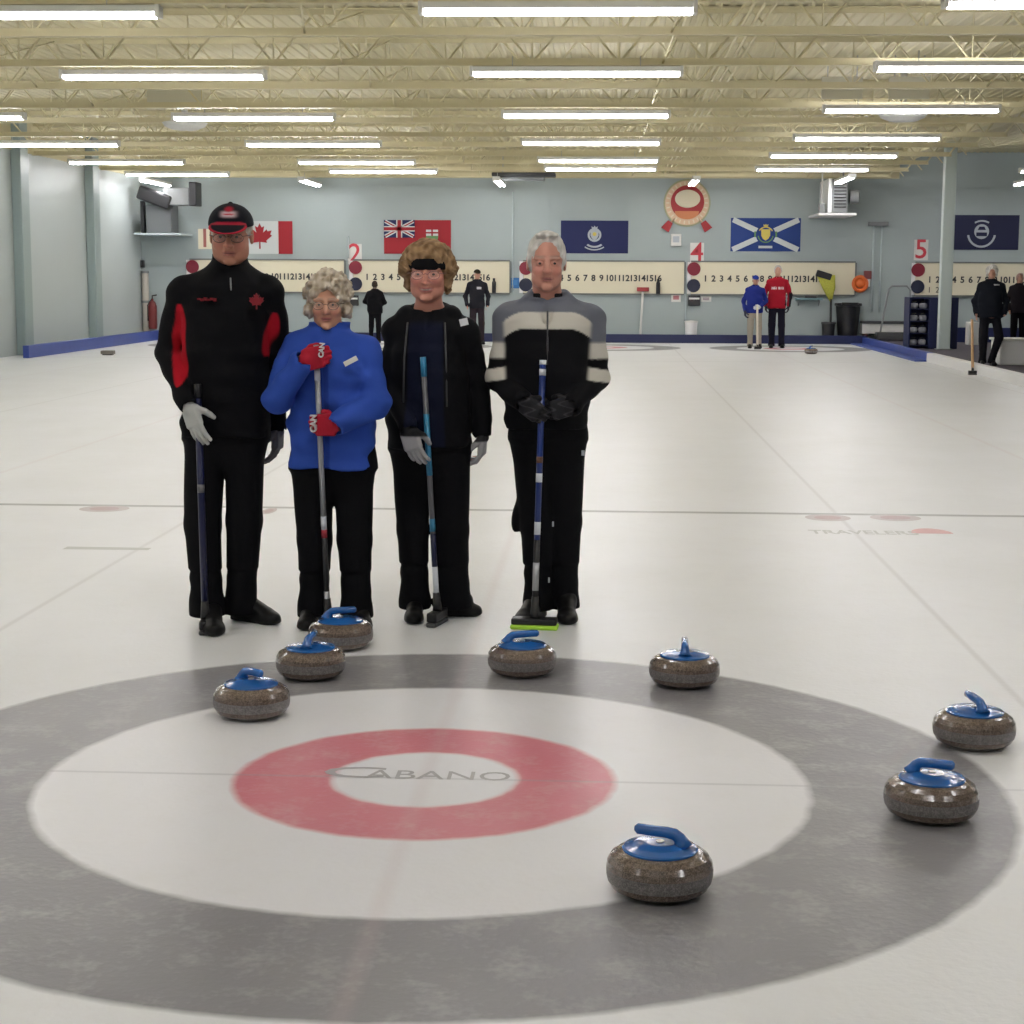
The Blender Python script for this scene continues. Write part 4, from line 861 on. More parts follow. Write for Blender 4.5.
    for q in 'LR':
        F.cap(J['sh'+q], J['el'+q], sr, A['er'], A.get('k', .018)); d = (J['wr'+q]-J['el'+q]).normalized(); F.cap(J['el'+q], J['wr'+q]-d*.012, A['er'], A['wr'], .02)
    F.fold(o.get('jfold', .0065)*.65, 34, 12, stretch=(.6, .8, 1.3))
    for q in 'LR':                                               # open cuff end
        d = (J['wr'+q]-J['el'+q]).normalized(); F.cap(J['wr'+q]-d*.004, J['wr'+q]+d*.05, A['wr']*.74, A['wr']*.74, .004, 'd')
    # collar
    c0 = J['neck']; ch = o.get('collar', .07); cr_ = o.get('collar_r', .075); tip = c0+Vector((0, -.012, ch))
    F.loft([(c0.z-.05, c0.x, c0.y+.01, cr_+.03, cr_+.035), (c0.z+.01, c0.x, c0.y+.005, cr_+.006, cr_+.01), (c0.z+ch, c0.x, c0.y-.004, cr_*o.get('flare', 1.), cr_*o.get('flare', 1.)+.006)], .02, p=2)
    F.loft([(c0.z-.03, c0.x, c0.y-.0, .03, .03), (c0.z-.0, c0.x, c0.y, cr_-.014, cr_-.012), (c0.z+ch+.05, c0.x, c0.y-.006, cr_*o.get('flare', 1.)-.006, cr_*o.get('flare', 1.)-.002)], .006, 'd', p=2)
    vn = o.get('vneck', .05)
    if vn: F.cap(c0+Vector((0, -.13, ch+.03)), c0+Vector((0, -.14, -vn)), .04*o.get('vw', 1), .008, .012, 'd')
    for fn in o.get('jextra', []): fn(F, J)
    F.plane(z=T_[0][0], above=False)
    F.mesh('jacket', M_cloth, r, (lambda P: o['jacket'](P, J)) if callable(o['jacket']) else solid(o['jacket']))
    # ---------------- shoes and gloves
    for q in 'LR':
        h, t = J['heel'+q], J['toe'+q]
        F = Field(grid(min(h.x, t.x)-.07, max(h.x, t.x)+.07, .005*res), grid(min(h.y, t.y)-.07, max(h.y, t.y)+.07, .005*res), grid(-.01, .17, .005*res))
        shoeprims(F, h, t, o.get('shoes', 1.)); sc_ = o.get('shoecol', (.005, .005, .0055))
        F.mesh('shoe', M_shoe, r, lambda P: np.where((P[:, 2] < .016)[:, None], np.array((.008, .008, .008), np.float32), np.array(sc_, np.float32)))
        if 'glove' in o:
            w = J['wr'+q]; F = Field(grid(w.x-.15, w.x+.15, .0036*res), grid(w.y-.15, w.y+.15, .0036*res), grid(w.z-.19, w.z+.15, .0036*res))
            handprims(F, w, *o['hand'+q], s=o.get('gs', 1.02), rad=o.get('grad', 1.12), **o.get('grip'+q, {})); F.mesh('glove', M_glove, r, lambda P: o['glove'](P, J, q))
    # ---------------- hair, cap
    s = hs; H = lambda x, y, z: hc+Rm @ Vector((x*wd_*s, y*s, z*s))
    if 'hair' in o:
        st_, hcol = o['hair'], o['haircol']; hr = .0042*res; F = Field(grid(hc.x-.15, hc.x+.15, hr), grid(hc.y-.16, hc.y+.17, hr), grid(hc.z-.17, hc.z+.20, hr))
        el = lambda c, rr, k=.02, op='u': F.ell(H(*c), (rr[0]*s*wd_, rr[1]*s, rr[2]*s), Rm, k, op)
        if st_ == 'curly':
            el((0, .014, .045), (.098, .108, .098)); rng = random.Random(4)
            for i in range(70):
                a = rng.uniform(0, 2*PI); e = rng.uniform(-.35, 1.45); q = Vector((math.cos(a)*math.cos(e)*.096, .014+math.sin(a)*math.cos(e)*.106, .040+math.sin(e)*.098))
                if q.y < -.050 and q.z < .075: continue
                el(q, (.019, .019, .017), .007)
            el((-.084, .0, -.03), (.024, .045, .042)); el((.084, .0, -.03), (.024, .045, .042)); el((0, .08, -.03), (.07, .04, .05))
            el((0, -.120, -.014), (.069, .080, .092), .010, 'd'); F.fold(.0035, 180, 3)
        elif st_ == 'short':
            el((0, .018, .040), (.0795, .099, .0865)); el((0, .03, -.015), (.0785, .085, .055), .02); el((-.074, .0, .020), (.008, .030, .038), .01); el((.074, .0, .020), (.008, .030, .038), .01); el((0, -.040, .110), (.050, .040, .014), .02)
            el((0, -.115, .004), (.068, .088, .100), .010, 'd'); el((0, -.05, -.09), (.09, .09, .055), .01, 'd'); F.fold(.0011, 260, 3)
        elif st_ == 'sides':
            el((0, .020, .020), (.0815, .098, .06)); el((0, -.115, -.01), (.068, .088, .11), .01, 'd'); el((0, -.03, -.09), (.1, .11, .06), .01, 'd'); F.fold(.0015, 220, 4)
        elif st_ == 'bob':
            el((0, .016, .062), (.104, .108, .078)); el((-.088, .0, .022), (.030, .06, .040)); el((.088, .0, .022), (.030, .06, .040)); el((-.078, .01, -.035), (.018, .045, .05)); el((.078, .01, -.035), (.018, .045, .05)); el((0, .07, -.03), (.078, .05, .06))
            el((0, -.120, -.035), (.064, .085, .095), .012, 'd'); el((0, -.125, .034), (.070, .055, .030), .008, 'd'); F.fold(.004, 100, 8); F.fold(.0022, 260, 9)
        def hd(P):
            rng = np.random.RandomState(1); n = sum(np.sin(P @ (rng.normal(size=3)*90)+rng.uniform(0, 6)) for _ in range(5))/3; n = np.clip(n*.5+.5, 0, 1)[:, None]
            return np.array(hcol[0], np.float32)*(1-n)+np.array(hcol[1], np.float32)*n
        F.mesh('hair', M_hair, r, hd)
    if 'cap' in o:
        cc = o['cap']; F = Field(grid(hc.x-.14, hc.x+.14, .0045*res), grid(hc.y-.25, hc.y+.15, .0045*res), grid(hc.z-.03, hc.z+.19, .0045*res))
        F.ell(H(0, .012, .042), (.087*s*wd_, .104*s, .082*s), Rm, .01); F.ell(H(0, .02, -.02), (.2, .2, .063*s), Rm, .006, 'd')
        F.ell(H(0, .01, .020), (.078*s*wd_, .096*s, .085*s), Rm, .004, 'd')
        F.ell(H(0, -.105, .040), (.074*s*wd_, .082*s, .0075*s), Rm @ Matrix.Rotation(R(16), 3, 'X'), .008); F.ell(H(0, .012, .125), (.010, .010, .006), Rm, .003)
        def cd_(P):
            Q = (P-np.array(hc)) @ np.array(Rm)/s; x, y, z = Q.T; C = np.tile(np.array(cc[0], np.float32), (len(P), 1))
            if len(cc) > 1:
                ed = np.sqrt((x/.074)**2+((y+.105)/.082)**2); C = blend(C, sst(.86, .93, ed)*sst(-.095, -.1, y), cc[1]); C = blend(C, sst(.007, .003, np.abs(z-.052-(-.1-y)*.0))*sst(-.07, -.08, y)*sst(-.112, -.10, y)*.8, cc[1])
                C = blend(C, np.exp(-((x/.030)**4+((z-.086)/.0115)**4))*sst(-.03, -.04, y), (.62, .45, .47)); C = blend(C, np.exp(-(((x)/.017)**2+((z-.104)/.010)**2)**2)*sst(-.02, -.03, y), cc[1])
                C = blend(C, np.exp(-((x/.022)**4+((z-.086)/.003)**4))*sst(-.03, -.04, y), cc[1])
            return C
        F.mesh('cap', M_cloth, r, cd_)
    if 'headband' in o:
        F = Field(grid(hc.x-.15, hc.x+.15, .0045), grid(hc.y-.17, hc.y+.17, .0045), grid(hc.z-.02, hc.z+.12, .0045))
        F.ell(H(0, .006, .03), (.090*s*wd_, .105*s, .12*s), Rm, .01)
        q = Rm @ Vector((0, 0, 1)); X = F.x[:, None, None]-hc.x; Y = F.y[None, :, None]-hc.y; Z = F.z[None, None, :]-hc.z; hh = X*q.x+Y*q.y+Z*q.z-.03*s+.00*Y
        F.V = np.maximum(F.V, np.abs(hh-.010*s)-.023*s).astype(np.float32); F.mesh('headband', M_cloth, r, solid((.006, .006, .007)))
    if 'glasses' in o: glasses(hc, Rm, hs, wd_, r, o['glasses'])
    for fn in o.get('extra', []): fn(r, J, hc, Rm, hs)
    return r, J
def arc(cx, cy, hem, *rows): return [(hem, cx+rows[0][0], cy, rows[0][1], rows[0][2])]+[(z, cx+dx, cy, a, b) for z, dx, a, b in rows[1:]]
def patch(name, m, pts, org, par, thick=.003, ex=(1, 0, 0), ez=(0, 0, 1)):
    ex, ez = Vector(ex).normalized(), Vector(ez).normalized(); nn = ex.cross(ez); q = MB(); q.prism(pts, (org, ex, ez, nn), thick, m); return q.build(name, par)
def rectp(w, h): return [(-w/2, -h/2), (w/2, -h/2), (w/2, h/2), (-w/2, h/2)]
def torso_of(O, Y, rows):
    """rows: (pixel y, pixel x left, pixel x right, half depth, dy)"""
    out = []
    for py, xl, xr, b, dy in rows:
        a, c = at(xl, py, Y)-O, at(xr, py, Y)-O; out.append((a.z, (a.x+c.x)/2, dy+Y-O.y, (c.x-a.x)/2, b))
    return sorted(out)

# ---------- 1: tall man in black jacket, red panels and cap
Y1 = 2.42; O = gr(226, 622); O = Vector((at(226, 600, Y1).x, Y1, 0)); A_ = lambda x, y, dy=0.: at(x, y, Y1+dy)
J1 = dict(head=A_(231, 235, -.03), neck=A_(230, 268, .01), shL=A_(183, 293, .01), shR=A_(268, 291, .01), elL=A_(168, 352, .03), elR=A_(276, 355, .10), wrL=A_(189, 406, -.185), wrR=A_(278, 428, .12),
          hipL=A_(206, 440), hipR=A_(245, 440), knL=A_(203, 525, -.02), knR=A_(244, 520, .0), anL=A_(207, 600, -.03), anR=A_(241, 594, .03))
J1['heelL'] = Vector((at(208, 620, Y1).x, Y1+.05, 0)); J1['toeL'] = gr(215, 638); J1['heelR'] = Vector((J1['anR'].x-.045, Y1+.10, 0)); J1['toeR'] = gr(279, 625.5)
T1 = torso_of(O, Y1, [(436, 183, 271, .135, 0), (400, 185, 269, .15, 0), (350, 185, 268, .15, 0), (310, 184, 270, .135, 0), (285, 192, 262, .11, .005), (270, 214, 246, .075, .01)])
def jk1(P, J):
    x, y, z = P.T; C = np.tile(np.array(BLK, np.float32), (len(P), 1)); RED = (.40, .008, .018)
    def g(px, py): v = at(px, py, Y1)-O; return v.x, v.z
    x0, z0 = g(186, 385); x1, z1 = g(182, 303); t = (z-z0)/(z1-z0); cx = x0+(x1-x0)*t+.012*np.sin(t*9)*.6; w = .040*np.sqrt(np.clip(1-(2*t-1)**2, 0, 1))*(1.1-.25*t)
    C = blend(C, sst(.005, -.004, np.abs(x-cx)-w)*sst(.02, -.0, y)*(w > .004), RED)
    x0, z0 = g(269, 357); x1, z1 = g(276, 312); t = (z-z0)/(z1-z0); cx = x0+(x1-x0)*t; w = .028*np.sqrt(np.clip(1-(2*t-1)**2, 0, 1)); C = blend(C, sst(.005, -.004, np.abs(x-cx)-w)*sst(.02, -.0, y)*(w > .004), RED)
    n = J['neck']; C = blend(C, sst(.078, .068, np.sqrt((x-n.x)**2+(y-n.y)**2))*sst(n.z-.01, n.z+.0, z), (.10, .008, .012))
    return C
def ex1(r, J, hc, Rm, hs):
    b = at(257, 302, Y1-.150)-O; LF = [(a*.040, c*.044) for a, c in LEAF]
    patch('leaf_badge', mat('badge_red', (.22, .008, .015), .8), LF, b, r, .02)
    q = MB()
    for i in range(6): q.box(at(199+i*3.2, 299+(i % 2)*.8, Y1-.138)-O, (.006, .012, .004+.0015*(i % 3)), MATS['badge_red'])
    q.build('chest_embroidery', r)
    q = MB(); q.tube([at(230.5, 278, Y1-.110)-O, at(231, 290, Y1-.137)-O], .004, M_grey, n=6); q.build('zip_pull', r)
    q = MB(); q.ball(at(197, 397, Y1-.13)-O, (.010, .006, .010), MATS['badge_red']); q.build('cuff_badge', r)
wg = lambda P, J, q: np.tile(np.array((.50, .51, .49) if q == 'L' else (.13, .125, .135), np.float32), (len(P), 1))
person('tall person in dark cap and black jacket with red side panels, holding a navy broom', O, J1, dict(
    torso=T1, legs=dict(L=(.098, .080, .076), R=(.098, .080, .072)), arms=dict(sr=.072, er=.060, wr=.046), hrot=(6, 6, 0), hs=1.13, jaw=1.12, wide=1.03, neckw=1.06, gs=1.02, skin=(.44, .20, .13), brow=(.35, .28, .24),
    jacket=jk1, collar=.065, collar_r=.078, flare=.98, vneck=.03, hair='sides', haircol=((.40, .36, .31), (.62, .58, .52)), cap=((.008, .009, .014), (.42, .02, .04)), glasses=mat('dark_wire', (.03, .03, .03), .3), glove=wg,
    handL=((.34, -.15, -1), (.5, .85, .1), (.9, -.35, .3)), gripL=dict(curl=(.15, .2, .2), thumb=.8, spread=.35), handR=((-.05, 0, -1), (-1, .2, 0), (0, -1, 0)), gripR=dict(curl=(.4, .4, .3)),
    extra=[ex1], shoes=1.08, hem=.06))

# ---------- 2: woman in bright blue jacket
Y2 = 2.42; O2 = Vector((at(334, 600, Y2).x, Y2, 0)); A_ = lambda x, y, dy=0.: at(x, y, Y2+dy)
J2 = dict(head=A_(328, 303, -.04), neck=A_(330, 334, .0), shL=A_(295, 352, .01), shR=A_(365, 352, .01), elL=A_(277, 399, -.13), elR=A_(375, 402, -.08), wrL=A_(303, 361, -.22), wrR=A_(337, 425, -.22),
          hipL=A_(313, 470), hipR=A_(354, 470), knL=A_(315, 540, -.02), knR=A_(354, 540, -.02), anL=A_(314, 603, -.02), anR=A_(356, 603, -.02))
J2['heelL'] = Vector((at(312, 612, Y2).x, Y2+.04, 0)); J2['toeL'] = gr(304, 632); J2['heelR'] = Vector((at(357, 612, Y2).x, Y2+.04, 0)); J2['toeR'] = gr(365, 632)
T2 = torso_of(O2, Y2, [(467, 289, 380, .155, -.01), (440, 291, 378, .15, -.01), (400, 294, 374, .145, -.01), (365, 292, 372, .135, -.01), (348, 301, 361, .10, 0), (337, 316, 346, .07, .0)])
BL = (.034, .085, .42)
def jk2(P, J):
    C = solid(BL)(P); n = J['neck']; x, y, z = P.T
    C = blend(C, sst(.013, .009, np.abs(x-(n.x+.004)))*sst(n.z-.03, n.z-.05, z)*sst(-.08, -.1, y)*.6, (.012, .03, .2)); return C
M_wlet = mat('glove_lettering', (.70, .66, .66), .7)
def ex2(r, J, hc, Rm, hs):
    b = at(351, 361, Y2-.178)-O2; patch('name_tag', mat('tag_white', (.80, .78, .68), .5), rectp(.062, .022), b, r, .02, ex=(1, 0, .52), ez=(-.52, 0, 1))
    q = MB(); q.text('CAN', (at(322, 350, Y2-.236)-O2, Vector((.12, 0, 1)).normalized(), Vector((-1, 0, .12)).normalized(), Vector((.1, -1, 0))), .030, .034, M_wlet, bold=.0012); q.build('glove_lettering', r)
    q = MB(); q.text('CAN', (at(314.5, 423, Y2-.240)-O2, Vector((0, 0, 1)), Vector((-1, 0, 0)), Vector((0, -1, 0))), .036, .034, M_wlet, bold=.0015); q.build('glove_lettering', r)
    q = MB(); n = J['neck']; F = Field(grid(n.x-.1, n.x+.1, .005), grid(n.y-.1, n.y+.1, .005), grid(n.z-.05, n.z+.06, .005))
    F.loft([(n.z-.04, n.x, n.y-.004, .064, .072), (n.z+.028, n.x, n.y-.012, .058, .064)], .01, p=2); F.mesh('inner_collar', M_cloth, r, solid((.66, .62, .62)))
def gl2(P, J, q):
    w = np.array(J['wr'+q]); C = solid((.42, .008, .028))(P); d = (P[:, 0]-w[0])*(1 if q == 'L' else -1); C = blend(C, sst(-.004, -.016, d), (.012, .012, .02)); return C
person('person with curly grey hair in bright blue jacket and red gloves', O2, J2, dict(
    torso=T2, legs=dict(L=(.092, .077, .070), R=(.092, .077, .070)), arms=dict(sr=.070, er=.066, wr=.052, k=.012), crotch=.03, pw=.86, pd=.68, jfold=.010, hrot=(3, 4, 0), hs=1.0, jaw=.98, skin=(.55, .29, .19), brow=(.38, .25, .19), lips=(.40, .10, .11), smile=.3,
    jacket=jk2, collar=.055, collar_r=.082, flare=1.14, vneck=.06, vw=1.2, hair='curly', haircol=((.34, .27, .19), (.66, .59, .49)), glasses=M_wire, glove=gl2, gs=.98, grad=1.25,
    handL=((1, -.1, .25), (.05, 1, 0), (-.25, 0, 1)), gripL=dict(curl=(.9, 1.2, .9), thumb=.9), handR=((-1, -.1, .0), (0, 1, 0), (0, 0, 1)), gripR=dict(curl=(.9, 1.2, .9), thumb=.9),
    extra=[ex2], hem=.06, shoes=.92))

# ---------- 3: woman in black with fluffy hair and headband
Y3 = 2.64; O3 = Vector((at(434, 600, Y3).x, Y3, 0)); A_ = lambda x, y, dy=0.: at(x, y, Y3+dy)
J3 = dict(head=A_(428, 273.5, -.03), neck=A_(429, 313, .01), shL=A_(397, 332, .01), shR=A_(464, 332, .01), elL=A_(392, 380, -.03), elR=A_(478, 382, .05), wrL=A_(408, 429, -.225), wrR=A_(483, 434, .03),
          hipL=A_(412, 450), hipR=A_(451, 450), knL=A_(413, 530, -.02), knR=A_(450, 530, -.01), anL=A_(415, 598, -.02), anR=A_(452, 596, .0))
J3['heelL'] = Vector((at(415, 610, Y3).x, Y3+.06, 0)); J3['toeL'] = gr(413, 625.5); J3['heelR'] = Vector((J3['anR'].x-.03, Y3+.03, 0)); J3['toeR'] = gr(482, 616)
T3 = torso_of(O3, Y3, [(447, 388, 472, .16, -.01), (420, 389, 472, .165, -.01), (385, 391, 470, .165, -.015), (350, 392, 467, .15, -.01), (328, 399, 459, .115, .0), (316, 415, 443, .08, .01)])
def jk3(P, J):
    x, y, z = P.T; C = solid((.0055, .0055, .007))(P); n = J['neck']; w = .075+.02*(n.z-z)
    return blend(C, sst(.006, -.002, np.abs(x-n.x-.0)-w)*sst(-.06, -.09, y)*sst(n.z-.02, n.z-.06, z), (.007, .009, .024))
def ex3(r, J, hc, Rm, hs):
    b = at(464, 322, Y3-.150)-O3; patch('name_tag', mat('tag_pale', (.72, .74, .76), .5), rectp(.036, .032), b, r, .02, ex=(1, 0, .25), ez=(-.25, 0, 1))
    q = MB()
    for s_ in (-1, 1): q.tube([J['neck']+Vector((s_*.085, -.125, -.04)), J['neck']+Vector((s_*.095, -.178, -.2)), J['neck']+Vector((s_*.10, -.190, -.42))], .0045, M_dgrey, n=6)
    q.build('zip_tape', r)
def gl3(P, J, q):
    w = np.array(J['wr'+q]); C = solid((.012, .012, .014))(P); t = w[2]-P[:, 2]; return blend(C, sst(.028, .038, t), (.36, .355, .37))
def hd3(F, J):                       # heaped hood behind the neck
    n = J['neck']; F.ell(n+Vector((-.10, .02, .0)), (.045, .07, .035), None, .03); F.ell(n+Vector((.10, .02, .0)), (.045, .07, .035), None, .03); F.ell(n+Vector((0, .09, .0)), (.11, .06, .06), None, .03); F.cap(n+Vector((0, -.01, .0)), n+Vector((0, -.04, .12)), .066, .066, .01, 'd')
person('person with brown hair and black headband, in black jacket, holding a light blue broom', O3, J3, dict(
    torso=T3, legs=dict(L=(.092, .070, .070), R=(.098, .084, .084)), arms=dict(sr=.068, er=.060, wr=.046), hrot=(0, 2, 0), hs=1.11, jaw=1.08, wide=1.03, neckw=1.0, skin=(.56, .25, .18), brow=(.30, .17, .12), smile=1., lips=(.42, .11, .11), cheek=(.60, .20, .17),
    jacket=jk3, collar=.015, collar_r=.090, flare=1.05, vneck=.07, vw=1.5, jextra=[hd3], hair='bob', haircol=((.16, .09, .04), (.36, .23, .12)), headband=True, glasses=mat('pink_wire', (.5, .3, .3), .25, metal=.6), glove=gl3, grad=1.1,
    handL=((.30, -.1, -1), (.35, 1, .1), (.95, -.2, .3)), gripL=dict(curl=(.35, .35, .3), thumb=.4, spread=.3), handR=((-.06, -.05, -1), (-1, .1, 0), (-.3, -1, 0)), gripR=dict(curl=(.55, .6, .4)),
    extra=[ex3], hem=.065, shoes=.95))

# ---------- 4: man in grey, cream and black striped jacket
Y4 = 2.66; O4 = Vector((at(551, 600, Y4).x, Y4, 0)); A_ = lambda x, y, dy=0.: at(x, y, Y4+dy)
J4 = dict(head=A_(546.5, 262, -.03), neck=A_(548, 303, .01), shL=A_(509, 318, .01), shR=A_(589, 318, .01), elL=A_(500, 378, .0), elR=A_(596, 378, .0), wrL=A_(523, 402, -.225), wrR=A_(572, 405, -.215),
          hipL=A_(532, 440), hipR=A_(567, 440), knL=A_(538, 525, -.03), knR=A_(565, 522, .0), anL=A_(538, 598, -.03), anR=A_(564, 595, .02))
J4['heelL'] = Vector((at(540, 612, Y4).x, Y4+.04, 0)); J4['toeL'] = gr(520, 627); J4['heelR'] = Vector((at(565, 610, Y4).x, Y4+.06, 0)); J4['toeR'] = gr(568, 626)
T4 = torso_of(O4, Y4, [(428, 508, 588, .145, -.01), (400, 507, 590, .155, -.015), (360, 506, 591, .155, -.015), (325, 505, 592, .14, -.01), (310, 515, 582, .11, .0), (300, 532, 566, .08, .01)])
def zpx(y, Y=None): return (at(548, y, Y4)-O4).z
def jk4(P, J):
    x, y, z = P.T; n = J['neck']; GR = (.145, .155, .185); CR = (.60, .575, .51); C = solid((.006, .006, .0075))(P); dx = np.abs(x-n.x)
    m = (zpx(310)-zpx(330))/20; top = zpx(311.5)-np.clip(dx-.10, 0, 1)**2*4.5; bot = top-16.5*m
    body = sst(.012, -.012, dx-(.200+.05*(z-zpx(330))))
    Cb = blend(C, sst(bot-.003, bot+.003, z), CR); Cb = blend(Cb, sst(top-.003, top+.003, z), GR)
    Cb = blend(Cb, sst(.012, .006, np.abs(x-n.x-.003))*sst(-.08, -.1, y)*sst(zpx(311), zpx(313), -z+2*zpx(312))*0, (0, 0, 0))
    Cs = C; 
    def bandz(y0, y1, c, slope): 
        nonlocal Cs
        zz = z+(np.clip(dx-.16, 0, 1))*slope; a, b = zpx(y1), zpx(y0); Cs = blend(Cs, sst(a-.003, a+.003, zz)*sst(b+.003, b-.003, zz), c)
    bandz(300-60, 342, GR, 0.); bandz(342, 358, CR, .0); bandz(365, 377, CR, .18)
    return Cb*body[:, None]+Cs*(1-body[:, None])
def gl4(P, J, q):
    C = solid((.010, .010, .013))(P); n = np.sin(P[:, 0]*70+P[:, 2]*40+2*np.sin(P[:, 2]*130)); C = blend(C, sst(.75, .98, n)*.5, (.07, .065, .075)); return C
def col4(F, J):                       # folded flat collar of the grey fleece
    n = J['neck']
    for s_ in (-1, 1): F.cap(n+Vector((s_*.080, -.02, .030)), n+Vector((s_*.165, -.045, -.035)), .026, .012, .015); F.cap(n+Vector((s_*.07, .03, .03)), n+Vector((s_*.12, .0, -.02)), .035, .02, .02)
def ex4(r, J, hc, Rm, hs):
    q = MB(); n = J['neck']; q.tube([at(547.5, 311, Y4-.135)-O4, at(547.5, 330, Y4-.160)-O4, at(547.5, 365, Y4-.178)-O4], .0045, M_dgrey, n=6); q.build('zip', r)
    n = J['neck']; F = Field(grid(n.x-.12, n.x+.12, .005), grid(n.y-.17, n.y+.12, .005), grid(n.z-.12, n.z+.06, .005))
    F.loft([(n.z-.09, n.x, n.y-.03, .05, .085), (n.z-.03, n.x, n.y-.012, .075, .088), (n.z+.045, n.x, n.y-.006, .074, .080)], .01, p=2); F.ell(n+Vector((0, -.10, .035)), (.042, .06, .062), None, .01, 'd'); F.mesh('black_polo_neck', M_cloth, r, solid((.010, .010, .012)))
    q = MB(); q.box(at(583, 453, Y4-.09)-O4, (.007, .008, .011), M_silver); q.build('trouser_logo', r)
    for a, b in ((553, 524), (549, 580)): q = MB(); q.box(at(a, b, Y4-.085)-O4, (.004, .01, .011), M_silver); q.build('reflective_tab', r)
person('white-haired person in grey, cream and black striped jacket, both hands on a blue broom', O4, J4, dict(
    torso=T4, legs=dict(L=(.098, .078, .066), R=(.096, .077, .068)), arms=dict(sr=.072, er=.062, wr=.048, k=.012), hrot=(4, 4, 0), hs=1.12, jaw=1.0, wide=.97, neckw=1.05, skin=(.56, .27, .20), brow=(.36, .23, .18), lips=(.38, .13, .12), cheek=(.60, .22, .18),
    jacket=jk4, collar=.025, collar_r=.090, flare=1.12, vneck=.12, vw=1.2, jextra=[col4], hair='short', haircol=((.50, .48, .44), (.74, .72, .68)), glove=gl4, grad=1.15, gs=1.0,
    handL=((.75, -.2, -.55), (.2, 1, 0), (.5, 0, .8)), gripL=dict(curl=(.7, 1.0, .8), thumb=.7), handR=((-.95, -.1, -.30), (0, 1, 0), (-.3, 0, .95)), gripR=dict(curl=(.8, 1.1, .8), thumb=.7),
    legextra=[((at(519.5, 514, Y4)-O4), (.028, .03, .085), Matrix.Rotation(R(12), 3, 'Y'), .02)], extra=[ex4], hem=.065, shoes=1.05))

# ---------- people at the far end, seen small
def far(label, px, pfoot, ptop, Y, o, z0=0., yaw=0, lean=0., pose='hands_down', rx=0):
    """a standing figure built upright at its own ground point, then turned"""
    g = at(px, pfoot, Y); top = at(px, ptop, Y).z; h = top-z0; k = h/1.75; V_ = lambda x, y, z: Vector((x*k, y*k, z*k))
    J = dict(head=V_(0, -.02, 1.635), neck=V_(0, .01, 1.48), shL=V_(-.175, .01, 1.40), shR=V_(.175, .01, 1.40), hipL=V_(-.09, 0, .90), hipR=V_(.09, 0, .90), knL=V_(-.10, -.02, .49), knR=V_(.10, -.02, .49), anL=V_(-.10, 0, .10), anR=V_(.11, 0, .10),
             heelL=V_(-.10, .07, 0), toeL=V_(-.115, -.19, 0), heelR=V_(.11, .07, 0), toeR=V_(.14, -.18, 0), elL=V_(-.27, .05, 1.13), elR=V_(.27, .05, 1.13), wrL=V_(-.24, -.06, .89), wrR=V_(.24, -.06, .89))
    hd = dict(handL=((.05, -.1, -1), (1, .2, 0), (0, -1, 0)), handR=((-.05, -.1, -1), (-1, .2, 0), (0, -1, 0)))
    if pose == 'hold':
        J['wrR'] = V_(.10, -.26, 1.0); hd['handR'] = ((-1, -.3, -.2), (0, 1, 0), (0, 0, 1))
    if pose == 'back': J['elL'] = V_(-.29, -.02, 1.15); J['elR'] = V_(.30, -.02, 1.17); J['wrL'] = V_(-.16, -.22, 1.05); J['wrR'] = V_(.18, -.2, 1.08)
    if pose == 'bent_leg': J['knR'] = V_(.16, -.05, .5); J['anR'] = V_(.06, .05, .10); J['heelR'] = V_(.06, .12, 0); J['toeR'] = V_(.12, -.12, 0)
    bk = o.pop('build', 1.)
    T = [(.84*k, 0, 0, .185*k*bk, .125*k*bk), (1.0*k, 0, 0, .180*k*bk, .13*k*bk), (1.2*k, 0, 0, .175*k*bk, .125*k*bk), (1.36*k, 0, 0, .165*k*bk, .105*k), (1.45*k, 0, .01, .10*k, .08*k)]
    d = dict(torso=T, bs=.72, legs=dict(L=(.092*k, .074*k, .066*k), R=(.092*k, .074*k, .066*k)), arms=dict(sr=.062*k, er=.052*k, wr=.042*k), hs=.98*k, res=2.4, jacket=BLK, hair='short', haircol=((.4, .38, .35), (.6, .58, .54)), collar=.05, vneck=.03); d.update(hd); d.update(o)
    if 'glove' not in d: pass
    r, _ = person(label, Vector((0, 0, 0)), J, d); r.location = (g.x, Y, z0); r.rotation_euler.z = R(yaw); return r
GREYH = ((.4, .38, .35), (.62, .6, .56))
far('distant person in black seen from behind at the far boards, between two front people', 375, 345, 281, 36.0, dict(haircol=((.02, .015, .012), (.05, .04, .03)), skin=(.1, .07, .05), build=1.25), yaw=180, pose='back')
def jk_badge(c, bc, bx, bz, w, h):
    def f(P, J): C = solid(c)(P); x, y, z = P.T; return blend(C, ((np.abs(x-bx) < w) & (np.abs(z-bz) < h) & (y < -.05)).astype(np.float32), bc)
    return f
far('distant person in black with dark cap, standing beyond the headband wearer', 477, 341, 269.5, 35.6, dict(jacket=jk_badge((.02, .02, .026), (.6, .6, .62), .03, 1.33, .06, .022), cap=((.02, .018, .01),), hair='sides', trouser=(.03, .022, .028)), yaw=12)
far('distant person in blue jacket, beige trousers and blue cap', 754, 347, 275.5, 34.4, dict(jacket=(.018, .03, .20), trouser=(.36, .33, .27), cap=((.02, .04, .25),), hair='sides', glove=lambda P, J, q: solid((.03, .03, .06) if q == 'L' else (.6, .62, .66))(P), build=1.12), yaw=0, pose='hold')
def jkred(P, J):
    x, y, z = P.T; C = solid((.34, .012, .025))(P)
    for i in range(9): 
        if i == 4: continue
        C = blend(C, ((np.abs(x+.125-.031*i) < .011) & (np.abs(z-1.37) < .032) & (y < -.04)).astype(np.float32), (.66, .55, .55))
    return blend(C, sst(.25, .27, x)*sst(1.3, 1.24, z), (.012, .012, .016))
